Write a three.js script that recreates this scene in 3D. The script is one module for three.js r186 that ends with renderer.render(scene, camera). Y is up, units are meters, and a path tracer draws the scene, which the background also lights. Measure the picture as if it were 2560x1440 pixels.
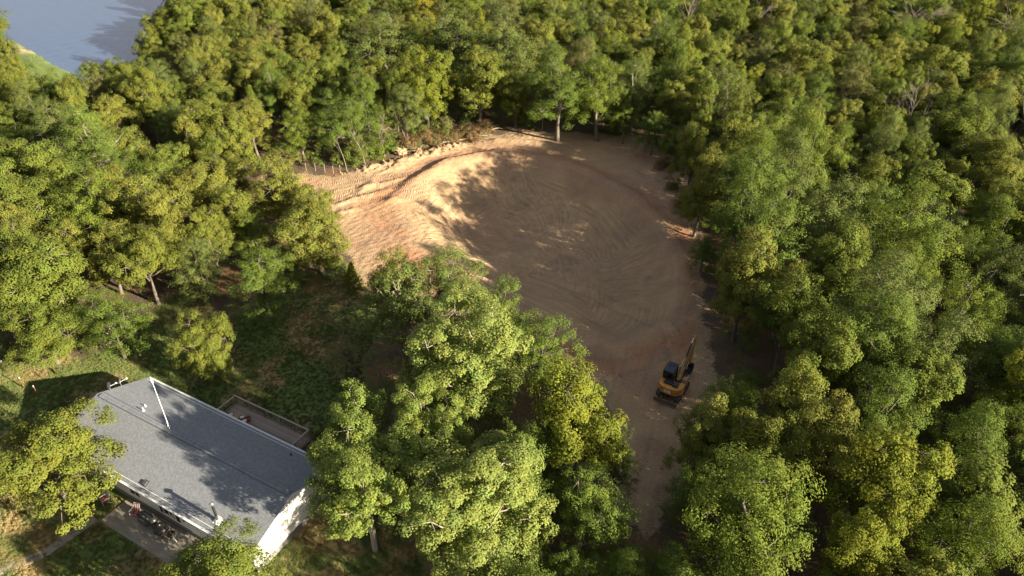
import * as THREE from 'three';
import { RoundedBoxGeometry } from 'three/addons/geometries/RoundedBoxGeometry.js';
import { mergeGeometries } from 'three/addons/utils/BufferGeometryUtils.js';
import { createNoise2D, createNoise3D } from 'simplex-noise';

// ---------------------------------------------------------------- camera, sky, sun, exposure
const scene = new THREE.Scene();
const camera = new THREE.PerspectiveCamera(44.15, 16 / 9, 0.5, 1500);
camera.position.set(0, 45.26, 0);
camera.rotation.set(THREE.MathUtils.degToRad(-34.55), 0, 0);
const SUN_EL = 19, SUN_AZ = 29.9;
const sunDir = new THREE.Vector3(Math.cos(rad(SUN_EL)) * Math.cos(rad(SUN_AZ)), Math.sin(rad(SUN_EL)), Math.cos(rad(SUN_EL)) * Math.sin(rad(SUN_AZ)));
// clear late-afternoon sky with thin haze: pale at the horizon, blue overhead, brighter towards the sun
{
  const W = 512, H = 256, d = new Float32Array(W * H * 4);
  for (let j = 0; j < H; j++) for (let i = 0; i < W; i++) {
    const up = ((j + 0.5) / H - 0.5) * Math.PI, az = ((i + 0.5) / W - 0.5) * 2 * Math.PI, y = Math.sin(up), x = Math.cos(az) * Math.cos(up), z = Math.sin(az) * Math.cos(up);
    const c = x * sunDir.x + y * sunDir.y + z * sunDir.z, t = Math.pow(Math.max(0, y), 0.5), glow = 0.55 * Math.pow(Math.max(0, 0.5 + 0.5 * c), 6) + 1.2 * Math.pow(Math.max(0, c), 40), o = (j * W + i) * 4;
    const hz = [0.69, 0.69, 0.71], ze = [0.34, 0.405, 0.54], gr = [0.13, 0.13, 0.09], g = [1, 0.86, 0.64];
    for (let k = 0; k < 3; k++) d[o + k] = y < 0 ? gr[k] : hz[k] + (ze[k] - hz[k]) * t + glow * g[k];
    d[o + 3] = 1;
  }
  const t = new THREE.DataTexture(d, W, H, THREE.RGBAFormat, THREE.FloatType); t.mapping = THREE.EquirectangularReflectionMapping; t.magFilter = THREE.LinearFilter; t.minFilter = THREE.LinearFilter; t.needsUpdate = true;
  scene.background = t; scene.environment = t;
}
scene.environmentIntensity = scene.backgroundIntensity = 0.2;
const sun = new THREE.DirectionalLight(new THREE.Color(1.0, 0.875, 0.665), 5);
sun.name = 'sun';
sun.position.copy(sunDir).multiplyScalar(260).add(new THREE.Vector3(0, 0, -90));
sun.target.position.set(0, 0, -90);
sun.castShadow = true;
Object.assign(sun.shadow.camera, { left: -150, right: 150, top: 130, bottom: -130, near: 1, far: 600 });
sun.shadow.mapSize.set(4096, 4096);
scene.add(sun, sun.target);
const renderer = new THREE.WebGLRenderer({ antialias: true });
renderer.toneMapping = THREE.LinearToneMapping;
renderer.toneMappingExposure = 3.6;
renderer.shadowMap.enabled = true;

// ---------------------------------------------------------------- helpers
function rad(d) { return d * Math.PI / 180; }
function rngOf(a) { return () => { a |= 0; a = a + 0x6D2B79F5 | 0; let t = Math.imul(a ^ a >>> 15, 1 | a); t = t + Math.imul(t ^ t >>> 7, 61 | t) ^ t; return ((t ^ t >>> 14) >>> 0) / 4294967296; }; }
const n2 = createNoise2D(rngOf(11)), n2b = createNoise2D(rngOf(77)), n3 = createNoise3D(rngOf(5));
const clamp = (x, a = 0, b = 1) => Math.min(b, Math.max(a, x)), lerp = (a, b, t) => a + (b - a) * t;
const smooth = (a, b, x) => { const t = clamp((x - a) / (b - a)); return t * t * (3 - 2 * t); };
const V = (x, y, z) => new THREE.Vector3(x, y, z);
const taken = {};
function numbered(name) { const k = taken[name] = (taken[name] ?? -1) + 1; return k ? `${name}_${String(k).padStart(3, '0')}` : name; }
function shade(o) { o.traverse((c) => { if (c.isMesh) { c.castShadow = true; c.receiveShadow = true; } }); return o; }
function thing(name, label, category, pos = [0, 0, 0], turn = 0, group) {
  const o = new THREE.Group(); o.name = numbered(name); o.position.set(...pos); o.rotation.y = turn;
  o.userData = { label, category }; if (group) o.userData.group = group; scene.add(o); return o;
}
function part(name, geo, mat, parent) {
  const g = Array.isArray(geo) ? (geo.length > 1 ? mergeGeometries(geo.map((x) => x.index ? x.toNonIndexed() : x)) : geo[0]) : geo;
  const m = new THREE.Mesh(g, mat); m.name = name; m.castShadow = m.receiveShadow = true; parent.add(m); return m;
}
function structure(name, geo, mat) { const m = part(numbered(name), geo, mat, scene); m.userData.kind = 'structure'; return m; }
function single(name, geo, mat, label, category, group) { const m = part(numbered(name), geo, mat, scene); m.userData = { label, category }; if (group) m.userData.group = group; return m; }
function bx(w, h, d, x = 0, y = 0, z = 0, r = 0) { const g = r ? new RoundedBoxGeometry(w, h, d, 2, r) : new THREE.BoxGeometry(w, h, d); g.translate(x, y, z); return g; }
function cyl(r0, r1, h, x = 0, y = 0, z = 0, s = 14) { const g = new THREE.CylinderGeometry(r1, r0, h, s); g.translate(x, y + h / 2, z); return g; }
function lathe(pts, s = 20) { return new THREE.LatheGeometry(pts.map(([r, y]) => new THREE.Vector2(r, y)), s); }
// a tapered round limb through points, radii at each
class Wood {
  constructor() { this.p = []; this.n = []; this.i = []; }
  limb(pts, radii, seg = 6) {
    const base = this.p.length / 3, k = pts.length, up = V(0.31, 0.2, 0.93);
    for (let a = 0; a < k; a++) {
      const t = pts[Math.min(a + 1, k - 1)].clone().sub(pts[Math.max(a - 1, 0)]).normalize();
      let u = up.clone().cross(t); if (u.lengthSq() < 1e-4) u = V(1, 0, 0).cross(t); u.normalize(); const w = t.clone().cross(u);
      for (let s = 0; s < seg; s++) {
        const an = s / seg * Math.PI * 2, d = u.clone().multiplyScalar(Math.cos(an)).addScaledVector(w, Math.sin(an));
        this.p.push(pts[a].x + d.x * radii[a], pts[a].y + d.y * radii[a], pts[a].z + d.z * radii[a]); this.n.push(d.x, d.y, d.z);
      }
      if (a) for (let s = 0; s < seg; s++) { const q = base + (a - 1) * seg, s1 = (s + 1) % seg; this.i.push(q + s, q + s1, q + seg + s, q + s1, q + seg + s1, q + seg + s); }
    }
    const cap = (row, flip) => { for (let s = 1; s < seg - 1; s++) { const q = base + row * seg; flip ? this.i.push(q, q + s + 1, q + s) : this.i.push(q, q + s, q + s + 1); } };
    cap(0, true); cap(k - 1, false);
    return this;
  }
  geo() { const g = new THREE.BufferGeometry(); g.setAttribute('position', new THREE.Float32BufferAttribute(this.p, 3)); g.setAttribute('normal', new THREE.Float32BufferAttribute(this.n, 3)); g.setIndex(this.i); return g; }
}
function tubeGeo(pts, r, seg = 6) { const w = new Wood(); w.limb(pts.map((p) => p.isVector3 ? p : V(...p)), pts.map((_, k) => Array.isArray(r) ? r[k] : r), seg); const g = w.geo().toNonIndexed(); g.setAttribute('uv', new THREE.Float32BufferAttribute(new Float32Array(g.attributes.position.count * 2), 2)); return g; }
function sdf(poly, x, z) {               // positive inside
  let d = 1e9, inside = false;
  for (let i = 0, j = poly.length - 1; i < poly.length; j = i++) {
    const [xi, zi] = poly[i], [xj, zj] = poly[j], ex = xj - xi, ez = zj - zi, wx = x - xi, wz = z - zi, t = clamp((wx * ex + wz * ez) / (ex * ex + ez * ez));
    const bxx = wx - ex * t, bz = wz - ez * t; d = Math.min(d, bxx * bxx + bz * bz);
    if ((zi > z) !== (zj > z) && x < (xj - xi) * (z - zi) / (zj - zi) + xi) inside = !inside;
  }
  return (inside ? 1 : -1) * Math.sqrt(d);
}

// ---------------------------------------------------------------- the land: outlines in metres (x, z)
const DIRT = [[-36, -98], [-31.8, -95.9], [-26.2, -94.5], [-21.5, -97.3], [-17.1, -100.1], [-11.3, -104.3], [-5.2, -108.6], [1.3, -111.1], [9.9, -111.1], [20.8, -108.6], [25.6, -100.1], [26, -89.4], [23.7, -76.3], [20.9, -63.4], [19.9, -56.4], [19.3, -50.4], [16.5, -42.7], [13.3, -37.2], [10.1, -33.1], [8.5, -34.5], [6.9, -39.2], [8.9, -45.1], [8.3, -49.8], [4.6, -52.1], [0, -56.4], [-5.5, -60.5], [-11.2, -61.9], [-15.4, -63.4], [-17.1, -67.3], [-19.7, -72.5], [-22.6, -77.3], [-28, -84], [-36, -90]];
const RIM = [[-15.9, -84.7], [-13.6, -91.3], [-9, -98.4], [-1.8, -101.3], [4.3, -99.8], [9.9, -94.8], [15.5, -88.2], [18.5, -80.9], [19.5, -72.5], [18.7, -65.7], [16.7, -59.8], [13.8, -56.4], [10, -55.1], [6.1, -56.4], [1.3, -60.5], [-3.6, -64.6], [-8, -69.9], [-12, -76.3]];
const LAWN = [[-60, -55], [-52, -56.4], [-41.1, -53.3], [-38.6, -61.2], [-37.2, -64.2], [-30.4, -59.8], [-24.7, -67.3], [-20, -71.6], [-15.6, -64.9], [-13, -59.8], [-14.5, -53.3], [-12.5, -42.7], [-4.9, -27.8], [-5, -20], [-60, -20]];
const LAKE = [[-190, -262], [-114, -262], [-101.2, -209.2], [-94.6, -187.3], [-86, -165.9], [-78, -142], [-71.5, -125], [-78, -121], [-88, -128], [-97.4, -152.3], [-104.8, -159.6], [-116.6, -170.8], [-130.2, -187.3], [-175, -205]];
const X0 = -60, X1 = 44, Z0 = -116, Z1 = -24;
const BOWL_C = [3.2, -77];
function edgeFade(x, z) { return smooth(0, 5, Math.min(x - X0, X1 - x, z - Z0, Z1 - z)); }
// soil relief that repeats the machine's passes: streaks run up the bowl's wall, round its crest and along the bench
function marks(x, z, dr, dd) {
  const dx = x - BOWL_C[0], dz = z - BOWL_C[1], th = Math.atan2(dz, dx), r = Math.hypot(dx, dz);
  const wob = 0.35 * n2(x * 0.11, z * 0.11), sw = th + 0.5 * Math.log((r + 3) / 10) + 0.16 * n2(x * 0.045 + 3, z * 0.045) + 0.05 * n2(x * 0.15, z * 0.15);
  const radial = n2(sw * 21 + wob * 2, r * 0.12) * 0.5 + n2(sw * 47 + 7 + wob * 3, r * 0.22) * 0.35 + 0.4 * n2b(x * 0.55, z * 0.75);
  const along = n2(dr * 1.7 + wob, th * 1.6) * 0.6 + n2(dr * 3.9 + 3 + wob, th * 3.1) * 0.4;
  const a = (x * 0.72 + z * 0.69), b = (-x * 0.69 + z * 0.72);
  const bench = n2(b * 1.5 + wob, a * 0.09) * 0.6 + n2(b * 3.7 + wob * 2, a * 0.17 + 9) * 0.4;
  const c = x * 0.95 + z * 0.31, track = n2(c * 2.1 + wob, z * 0.06) * 0.6 + n2(c * 4.6 + wob * 2, z * 0.13) * 0.4;
  const inBowl = smooth(0, 1.6, dr), right = smooth(-8, 2, x + (z + 77) * 0.25);
  const low = smooth(-62, -54, z);
  return lerp(lerp(lerp(bench, along, right), lerp(radial, along, smooth(-0.25, 0.25, n2(x * 0.05 + 9, z * 0.05) + 0.25 * n2(x * 0.2, z * 0.2))), inBowl), track, low);
}
const TRAIL = [[9.2, -33.5], [11.6, -39.5], [13.7, -45.5], [14.9, -48.7], [16.3, -53.5], [16.4, -58], [14, -64], [9, -70], [3, -74]];
function trail(x, z) { let best = 1e9, at = 0, run = 0; for (let i = 1; i < TRAIL.length; i++) { const [ax, az] = TRAIL[i - 1], ex = TRAIL[i][0] - ax, ez = TRAIL[i][1] - az, L = Math.hypot(ex, ez), t = clamp(((x - ax) * ex + (z - az) * ez) / (L * L)), d = Math.hypot(x - ax - ex * t, z - az - ez * t); if (d < best) { best = d; at = run + t * L; } run += L; } return [best, at]; }
function relief(x, z) {
  const dr = sdf(RIM, x, z), dd = sdf(DIRT, x, z);
  let h = 0.12 * n2(x * 0.05, z * 0.05) + 0.05 * n2(x * 0.21, z * 0.21);
  const nearHouse = smooth(13, 19, Math.hypot(x + 25, z + 38)); h *= nearHouse;
  const dirt = smooth(-0.6, 1.0, dd);
  if (dd > -3) {
    const far = smooth(-64, -84, z), right = smooth(6, 14, x);
    const width = lerp(15, 9.5, Math.max(far * smooth(-14, -2, x), right));
    const tb = clamp(dr / (width * 1.15)), crisp = Math.max(right, far * smooth(-10, 4, x)), bowl = dr > 0 ? lerp(smooth(0, width, dr), tb * (2 - tb), crisp) : 0;
    h -= 3.9 * bowl;
    // the crest heaped round the far rim, steeper on its outer face
    const arc = smooth(-84, -96, z) * (1 - 0.55 * smooth(4, 16, x)) + 0.55 * right * smooth(-60, -66, z);
    h += arc * 0.68 * Math.exp(-Math.pow((dr + 1.1) / (dr > -1.1 ? 1.5 : 1.15), 2));
    h += 0.35 * arc * Math.exp(-Math.pow((dr + 6.3) / 0.9, 2)) * smooth(0, 0.5, n2(x * 0.13, z * 0.13 + 4) + 0.3);
    h += dirt * ((0.012 + 0.07 * smooth(0, 3, dr)) * marks(x, z, dr, dd) + 0.05 * n2(x * 0.9, z * 0.9) + 0.04 * n2(x * 2.1, z * 2.1) + 0.022 * n2b(x * 1.37 + 5, z * 1.61));
    // spill heaps on the near side of the crest
    h += 0.45 * Math.exp(-(Math.pow((x + 16.2) / 1.3, 2) + Math.pow((z + 86.6) / 0.8, 2)));
    const sp = (px, pz, qx, qz, w, a) => { const ex = qx - px, ez = qz - pz, t = clamp(((x - px) * ex + (z - pz) * ez) / (ex * ex + ez * ez)), d = Math.hypot(x - px - ex * t, z - pz - ez * t) + 0.25 * n2(x * 0.8, z * 0.8); return a * Math.exp(-d * d / (w * w)); };
    h += sp(-25.5, -84.2, -17.5, -89.8, 0.6, 0.24) + sp(-23.5, -82.6, -21, -84.2, 0.5, 0.2) + sp(-21, -90.5, -16.4, -93.4, 0.55, 0.22);
    h += sp(-21.5, -96.6, -9, -104.6, 1.0, 0.55) * (0.6 + 0.5 * n2(x * 0.9, z * 0.9));
  }
  return h * edgeFade(x, z);
}
const lakeSlope = (x, z) => { const d = sdf(LAKE, x, z); return -2.4 * smooth(-14, 5, d); };
const groundY = (x, z) => (x > X0 && x < X1 && z > Z0 && z < Z1) ? relief(x, z) : lakeSlope(x, z);

// colour and fine relief of the near land, 5 cm a pixel: soil, turf, leaf litter
const TW = 1536, TH = 1360;
const soilRGB = new Uint8Array(TW * TH * 4), soilBump = new Uint8Array(TW * TH * 4);
const toS = (c) => Math.round(255 * clamp(c <= 0.0031308 ? c * 12.92 : 1.055 * Math.pow(c, 1 / 2.4) - 0.055));
{
  const r = rngOf(3);
  const step = 4, cw = Math.ceil(TW / step) + 2, ch = Math.ceil(TH / step) + 2, cD = new Float32Array(cw * ch), cR = new Float32Array(cw * ch), cL = new Float32Array(cw * ch);
  for (let j = 0; j < ch; j++) for (let i = 0; i < cw; i++) { const x = X0 + (i * step) / TW * (X1 - X0), z = Z0 + (j * step) / TH * (Z1 - Z0); cD[j * cw + i] = sdf(DIRT, x, z); cR[j * cw + i] = sdf(RIM, x, z); cL[j * cw + i] = sdf(LAWN, x, z); }
  const tap = (a, i, j) => { const u = i / step, v = j / step, iu = u | 0, iv = v | 0, fu = u - iu, fv = v - iv, q = iv * cw + iu; return (a[q] * (1 - fu) + a[q + 1] * fu) * (1 - fv) + (a[q + cw] * (1 - fu) + a[q + cw + 1] * fu) * fv; };
  for (let j = 0; j < TH; j++) for (let i = 0; i < TW; i++) {
    const x = X0 + (i + 0.5) / TW * (X1 - X0), z = Z0 + (j + 0.5) / TH * (Z1 - Z0), o = (j * TW + i) * 4;
    const dd = tap(cD, i, j), dr = tap(cR, i, j), dl = tap(cL, i, j);
    const big = n2(x * 0.07, z * 0.07), mid = n2b(x * 0.33, z * 0.33), fine = n2b(x * 1.7, z * 1.7), grit = r();
    let R, G, B, hgt;
    const soilEdge = dd + 0.5 * mid + 0.3 * fine;
    if (soilEdge > -0.4) {
      const m = marks(x, z, dr, dd), m2 = n2b(x * 4.1, z * 4.1);
      let c = [0.40, 0.262, 0.148];
      const mixIn = (d, t) => { t = clamp(t); c = c.map((v, k) => lerp(v, d[k], t)); };
      mixIn([0.43, 0.29, 0.17], 0.5 + 0.6 * big);
      const wall = smooth(0, 2.2, dr) * (1 - smooth(6, 11, dr));
      mixIn([0.42, 0.285, 0.15], wall * (0.55 + 0.35 * mid));
      mixIn([0.37, 0.23, 0.12], smooth(-0.2, 0.5, n2(x * 0.08 - 3, z * 0.08 + 8) + 0.3 * mid) * 0.4);
      const ring = Math.exp(-Math.pow((dr + 2.4) / 2.0, 2)) ;
      mixIn([0.36, 0.175, 0.09], ring * (0.75 + 0.5 * n2(x * 0.19 + 3, z * 0.19)));
      mixIn([0.35, 0.19, 0.11], smooth(0.35, 0.75, n2(x * 0.12 + 31, z * 0.12)) * 0.5 * smooth(1, -6, dr));
      mixIn([0.26, 0.18, 0.12], smooth(0.3, 0.75, n2(x * 0.16 - 9, z * 0.16)) * 0.45);
      mixIn([0.27, 0.175, 0.115], smooth(-0.15, 0.4, 0.6 * n2(x * 0.07 + 17, z * 0.07) + 0.25 * mid + 0.25 * m) * 0.38);
      mixIn([0.30, 0.225, 0.125], smooth(2.2, 0.2, dd) * 0.65);
      const t = 1 + (0.10 + 0.18 * smooth(0, 3, dr)) * m + 0.06 * m2 + 0.09 * (grit - 0.5) + 0.07 * fine;  // turned-soil streaks; stronger in the bowl, standing in for groove shading
      [R, G, B] = c.map((v) => v * t);
      if (grit > 0.992) { R *= 0.62; G *= 0.6; B *= 0.6; }
      hgt = 0.5 + (0.05 + 0.17 * smooth(-1, 2, dr)) * m + 0.12 * m2 + 0.12 * (grit - 0.5) + 0.08 * n2(x * 9, z * 9);
      // the crawler's two tread lanes: up the track, down into the bowl and round the crest
      const tr = x > -1 && z > -78 ? trail(x, z) : [9, 0], dring = Math.abs(dr + 2.7 + 0.5 * n2(x * 0.06, z * 0.06)), th = Math.atan2(z - BOWL_C[1], x - BOWL_C[0]);
      for (const [d, s2, k] of [[tr[0], tr[1], 1], [dring, th * 21, 0.8]]) { const lane = smooth(0.3, 0.2, Math.abs(d - 0.87) + 0.1 * fine) * k * smooth(-0.45, 0.1, n2b(x * 0.2 + 4, z * 0.2) + 0.2); if (lane > 0) { const cl = Math.sin(s2 * 21); hgt += lane * (0.14 * cl - 0.1); const q = 1 + lane * (0.11 * cl - 0.1); R *= q; G *= q; B *= q; } }
      // cleat prints of the crawler across the bench's far side
      if (x < -12 && x > -34 && z < -86.5 && z > -95.5) { const lane = Math.sin((z + 0.12 * x) * 4.2) > -0.2, cleat = Math.sin((x * 1.0 + 0.25 * mid) * 21); if (lane) { hgt += 0.16 * cleat; } }
    }
    if (soilEdge < 0.4) {
      const k = smooth(0.4, -0.4, soilEdge), turf = smooth(-1.5, 1.2, dl + 1.0 * mid + 0.6 * fine), blade = n2b(x * 6.5, z * 6.5);
      const green = smooth(-0.85, 0.0, n2(x * 0.085 + 40, z * 0.085) + 0.45 * mid + 0.2 * fine);
      let g = [lerp(0.30, 0.098, green), lerp(0.225, 0.140, green), lerp(0.095, 0.032, green)];
      const bare = smooth(0.38, 0.7, n2b(x * 0.14 + 8, z * 0.14) + 0.2 * fine); g = g.map((v, q) => lerp(v, [0.28, 0.175, 0.10][q], bare * 0.5));
      const litter = [0.115 + 0.03 * mid, 0.078 + 0.02 * mid, 0.044]; const red = smooth(0.3, 0.6, n2(x * 0.09 - 20, z * 0.09));
      const l = litter.map((v, q) => lerp(v, [0.24, 0.125, 0.065][q], red * 0.6));
      const t = 1 + 0.28 * blade * 0.6 + 0.35 * (grit - 0.5) + 0.12 * fine;
      const e = g.map((v, q) => lerp(l[q], v, turf) * t);
      const hg = 0.45 + 0.2 * blade + 0.3 * (grit - 0.5);
      if (soilEdge > -0.4) { R = lerp(R, e[0], k); G = lerp(G, e[1], k); B = lerp(B, e[2], k); hgt = lerp(hgt, hg, k); } else { [R, G, B] = e; hgt = hg; }
    }
    soilRGB[o] = toS(R); soilRGB[o + 1] = toS(G); soilRGB[o + 2] = toS(B); soilRGB[o + 3] = 255;
    soilBump[o] = soilBump[o + 1] = soilBump[o + 2] = Math.round(255 * clamp(hgt)); soilBump[o + 3] = 255;
  }
}
function tex(data, w, h, srgb) { const t = new THREE.DataTexture(data, w, h, THREE.RGBAFormat); t.magFilter = THREE.LinearFilter; t.minFilter = THREE.LinearMipmapLinearFilter; t.generateMipmaps = true; t.wrapS = t.wrapT = THREE.RepeatWrapping; if (srgb) t.colorSpace = THREE.SRGBColorSpace; t.needsUpdate = true; return t; }
const landMat = new THREE.MeshStandardMaterial({ map: tex(soilRGB, TW, TH, true), bumpMap: tex(soilBump, TW, TH, false), bumpScale: 0.17, roughness: 1, name: 'soil and turf' });
{
  const S = 0.25, nx = Math.round((X1 - X0) / S), nz = Math.round((Z1 - Z0) / S), H = new Float32Array((nx + 1) * (nz + 1));
  for (let j = 0; j <= nz; j++) for (let i = 0; i <= nx; i++) H[j * (nx + 1) + i] = relief(X0 + i * S, Z0 + j * S);
  const sets = { dirt_clearing: [], lawn: [], forest_floor: [] };
  for (let j = 0; j < nz; j++) for (let i = 0; i < nx; i++) {
    const x = X0 + (i + 0.5) * S, z = Z0 + (j + 0.5) * S, dd = sdf(DIRT, x, z) + 0.5 * n2b(x * 0.33, z * 0.33) + 0.3 * n2b(x * 1.7, z * 1.7);
    (dd > 0 ? sets.dirt_clearing : sdf(LAWN, x, z) > 0 ? sets.lawn : sets.forest_floor).push([i, j]);
  }
  for (const [name, cells] of Object.entries(sets)) {
    const id = new Map(), p = [], n = [], uv = [], idx = [];
    const vert = (i, j) => {
      const k = j * (nx + 1) + i; if (id.has(k)) return id.get(k);
      const at = (a, b) => H[clamp(b, 0, nz) * (nx + 1) + clamp(a, 0, nx)], hx = (at(i + 1, j) - at(i - 1, j)) / (2 * S), hz = (at(i, j + 1) - at(i, j - 1)) / (2 * S), l = Math.hypot(hx, 1, hz);
      p.push(X0 + i * S, H[k], Z0 + j * S); n.push(-hx / l, 1 / l, -hz / l); uv.push(i / nx, j / nz); const q = p.length / 3 - 1; id.set(k, q); return q;
    };
    for (const [i, j] of cells) { const a = vert(i, j), b = vert(i + 1, j), c = vert(i, j + 1), d = vert(i + 1, j + 1); idx.push(a, c, b, b, c, d); }
    const g = new THREE.BufferGeometry(); g.setAttribute('position', new THREE.Float32BufferAttribute(p, 3)); g.setAttribute('normal', new THREE.Float32BufferAttribute(n, 3)); g.setAttribute('uv', new THREE.Float32BufferAttribute(uv, 2)); g.setIndex(idx);
    structure(name, g, landMat);
  }
}
// the land beyond, out to the horizon
const farTex = (() => {
  const W = 512, d = new Uint8Array(W * W * 4), r = rngOf(9);
  for (let j = 0; j < W; j++) for (let i = 0; i < W; i++) {
    const a = i / W * Math.PI * 2, b = j / W * Math.PI * 2, w = (f, s) => n3(Math.cos(a) * f + s, Math.sin(a) * f, Math.cos(b) * f) * 0.5 + n3(Math.sin(b) * f, Math.cos(a) * f + s, Math.sin(a) * f) * 0.5;
    const m = w(3, 1), f = w(14, 5), t = 1 + 0.3 * f + 0.3 * (r() - 0.5), k = smooth(-0.1, 0.5, m);
    const c = [lerp(0.115, 0.09, k) * t, lerp(0.078, 0.085, k) * t, lerp(0.044, 0.03, k) * t], o = (j * W + i) * 4; d[o] = toS(c[0]); d[o + 1] = toS(c[1]); d[o + 2] = toS(c[2]); d[o + 3] = 255;
  }
  return tex(d, W, W, true);
})();
{
  const lines = (a, b, inner0, inner1, s) => { const out = []; for (let v = a; v < inner0 - 1e-6; v += s) out.push(v); for (let v = inner0; v <= inner1 + 1e-6; v += (inner1 - inner0) / 8) out.push(v); for (let v = inner1 + s; v <= b; v += s) out.push(v); return out; };
  const xs = [-900, -600, -400, ...lines(-300, 300, X0, X1, 5), 400, 600, 900], zs = [-1100, -800, -550, -420, ...lines(-340, 120, Z0, Z1, 5), 200, 400, 700], p = [], uv = [], idx = [];
  for (const z of zs) for (const x of xs) { p.push(x, lakeSlope(x, z), z); uv.push(x / 16, z / 16); }
  for (let j = 0; j < zs.length - 1; j++) for (let i = 0; i < xs.length - 1; i++) {
    const mx = (xs[i] + xs[i + 1]) / 2, mz = (zs[j] + zs[j + 1]) / 2; if (mx > X0 && mx < X1 && mz > Z0 && mz < Z1) continue;
    const a = j * xs.length + i, c = a + xs.length; idx.push(a, c, a + 1, a + 1, c, c + 1);
  }
  const g = new THREE.BufferGeometry(); g.setAttribute('position', new THREE.Float32BufferAttribute(p, 3)); g.setAttribute('uv', new THREE.Float32BufferAttribute(uv, 2)); g.setIndex(idx); g.computeVertexNormals();
  structure('ground', g, new THREE.MeshStandardMaterial({ map: farTex, roughness: 1, name: 'leaf litter' }));
}
// the lake and its grassy bank
{
  const W = 512, d = new Uint8Array(W * W * 4);
  for (let j = 0; j < W; j++) for (let i = 0; i < W; i++) { const a = i / W * Math.PI * 2, b = j / W * Math.PI * 2, q = (f, s) => n3(Math.cos(a) * f + s, Math.sin(a) * f + Math.cos(b) * f, Math.sin(b) * f + s); const v = 0.5 + 0.25 * q(7, 0) + 0.2 * q(15, 4) + 0.12 * q(26, 9), o = (j * W + i) * 4; d[o] = d[o + 1] = d[o + 2] = Math.round(255 * clamp(v)); d[o + 3] = 255; }
  const t = tex(d, W, W, false); t.repeat.set(40, 40);
  const g = new THREE.PlaneGeometry(240, 240); g.rotateX(-Math.PI / 2);
  const m = structure('lake', g, new THREE.MeshPhysicalMaterial({ color: new THREE.Color(0.085, 0.145, 0.28), roughness: 0.14, ior: 1.45, clearcoat: 1, clearcoatRoughness: 0.12, bumpMap: t, bumpScale: 0.06, name: 'water' }));
  m.position.set(-190, -1.25, -255);
  const bank = [[-119, -172], [-111, -164.5], [-104.4, -158.6], [-98, -151.6], [-91, -146], [-82, -133], [-84, -124], [-93, -126], [-103, -138], [-113, -156]];
  const pts = [], uv = [], idx = [], N = 26;
  const c = [-99, -147];
  bank.push(bank[0]);
  const ringPts = []; for (let k = 0; k < bank.length - 1; k++) for (let s = 0; s < 6; s++) ringPts.push([lerp(bank[k][0], bank[k + 1][0], s / 6), lerp(bank[k][1], bank[k + 1][1], s / 6)]);
  const rings = 8, cols = [];
  for (let q = 0; q <= rings; q++) for (const [x, z] of ringPts) { const t2 = q / rings, px = lerp(c[0], x, t2) + n2(x, z) * 0.5 * t2, pz = lerp(c[1], z, t2) + n2(z, x) * 0.5 * t2; pts.push(px, lerp(0.25, -1.45, t2 * t2) + 0.08 * n2(px * 0.4, pz * 0.4), pz); const sand = smooth(0.1, 0.5, 1 - Math.hypot(px + 110, pz + 158) / 7 + 0.3 * n2(px * 0.5, pz * 0.5)), gr = 1 + 0.25 * n2(px * 0.8, pz * 0.8); cols.push(lerp(0.12 * gr, 0.42, sand), lerp(0.17 * gr, 0.34, sand), lerp(0.035, 0.21, sand)); }
  const L = ringPts.length;
  for (let q = 0; q < rings; q++) for (let s = 0; s < L; s++) { const a = q * L + s, b = q * L + (s + 1) % L; idx.push(a, b, a + L, b, b + L, a + L); }
  const bg = new THREE.BufferGeometry(); bg.setAttribute('position', new THREE.Float32BufferAttribute(pts, 3)); bg.setAttribute('color', new THREE.Float32BufferAttribute(cols, 3)); bg.setIndex(idx); bg.computeVertexNormals();
  if (bg.attributes.normal.getY(L * 3) < 0) { for (let k = 0; k < idx.length; k += 3) { const q = idx[k]; idx[k] = idx[k + 1]; idx[k + 1] = q; } bg.setIndex(idx); bg.computeVertexNormals(); }
  structure('lake_bank', bg, new THREE.MeshStandardMaterial({ vertexColors: true, roughness: 1, name: 'bank turf and sand' }));
}
console.log('land done');
// ---------------------------------------------------------------- trees: limbs, lobes of the crown, clumps of leaves, each leaf a face of its own
function gauss(r) { return (r() + r() + r() + r() - 2) * 0.87; }
function onSphere(r) { const z = r() * 2 - 1, a = r() * Math.PI * 2, s = Math.sqrt(1 - z * z); return V(s * Math.cos(a), z, s * Math.sin(a)); }
class Leaves {
  constructor() { this.p = []; this.n = []; this.c = []; this.i = []; }
  leaf(x, y, z, n, t, L, W, tone) {
    const bX = n.y * t.z - n.z * t.y, bY = n.z * t.x - n.x * t.z, bZ = n.x * t.y - n.y * t.x, q = this.p.length / 3, l = L / 2, w = W / 2, f = W * 0.18;
    this.p.push(x - t.x * l, y - t.y * l, z - t.z * l, x + bX * w + n.x * f, y + bY * w + n.y * f, z + bZ * w + n.z * f, x + t.x * l, y + t.y * l, z + t.z * l, x - bX * w + n.x * f, y - bY * w + n.y * f, z - bZ * w + n.z * f);
    for (let k = 0; k < 4; k++) { this.n.push(n.x, n.y, n.z); this.c.push(tone[0], tone[1], tone[2]); }
    this.i.push(q, q + 3, q + 2, q, q + 2, q + 1);
  }
  geo() { const g = new THREE.BufferGeometry(); g.setAttribute('position', new THREE.Float32BufferAttribute(this.p, 3)); g.setAttribute('normal', new THREE.Float32BufferAttribute(this.n, 3)); g.setAttribute('color', new THREE.Float32BufferAttribute(this.c, 3)); g.setIndex(this.i); return g; }
}
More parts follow.
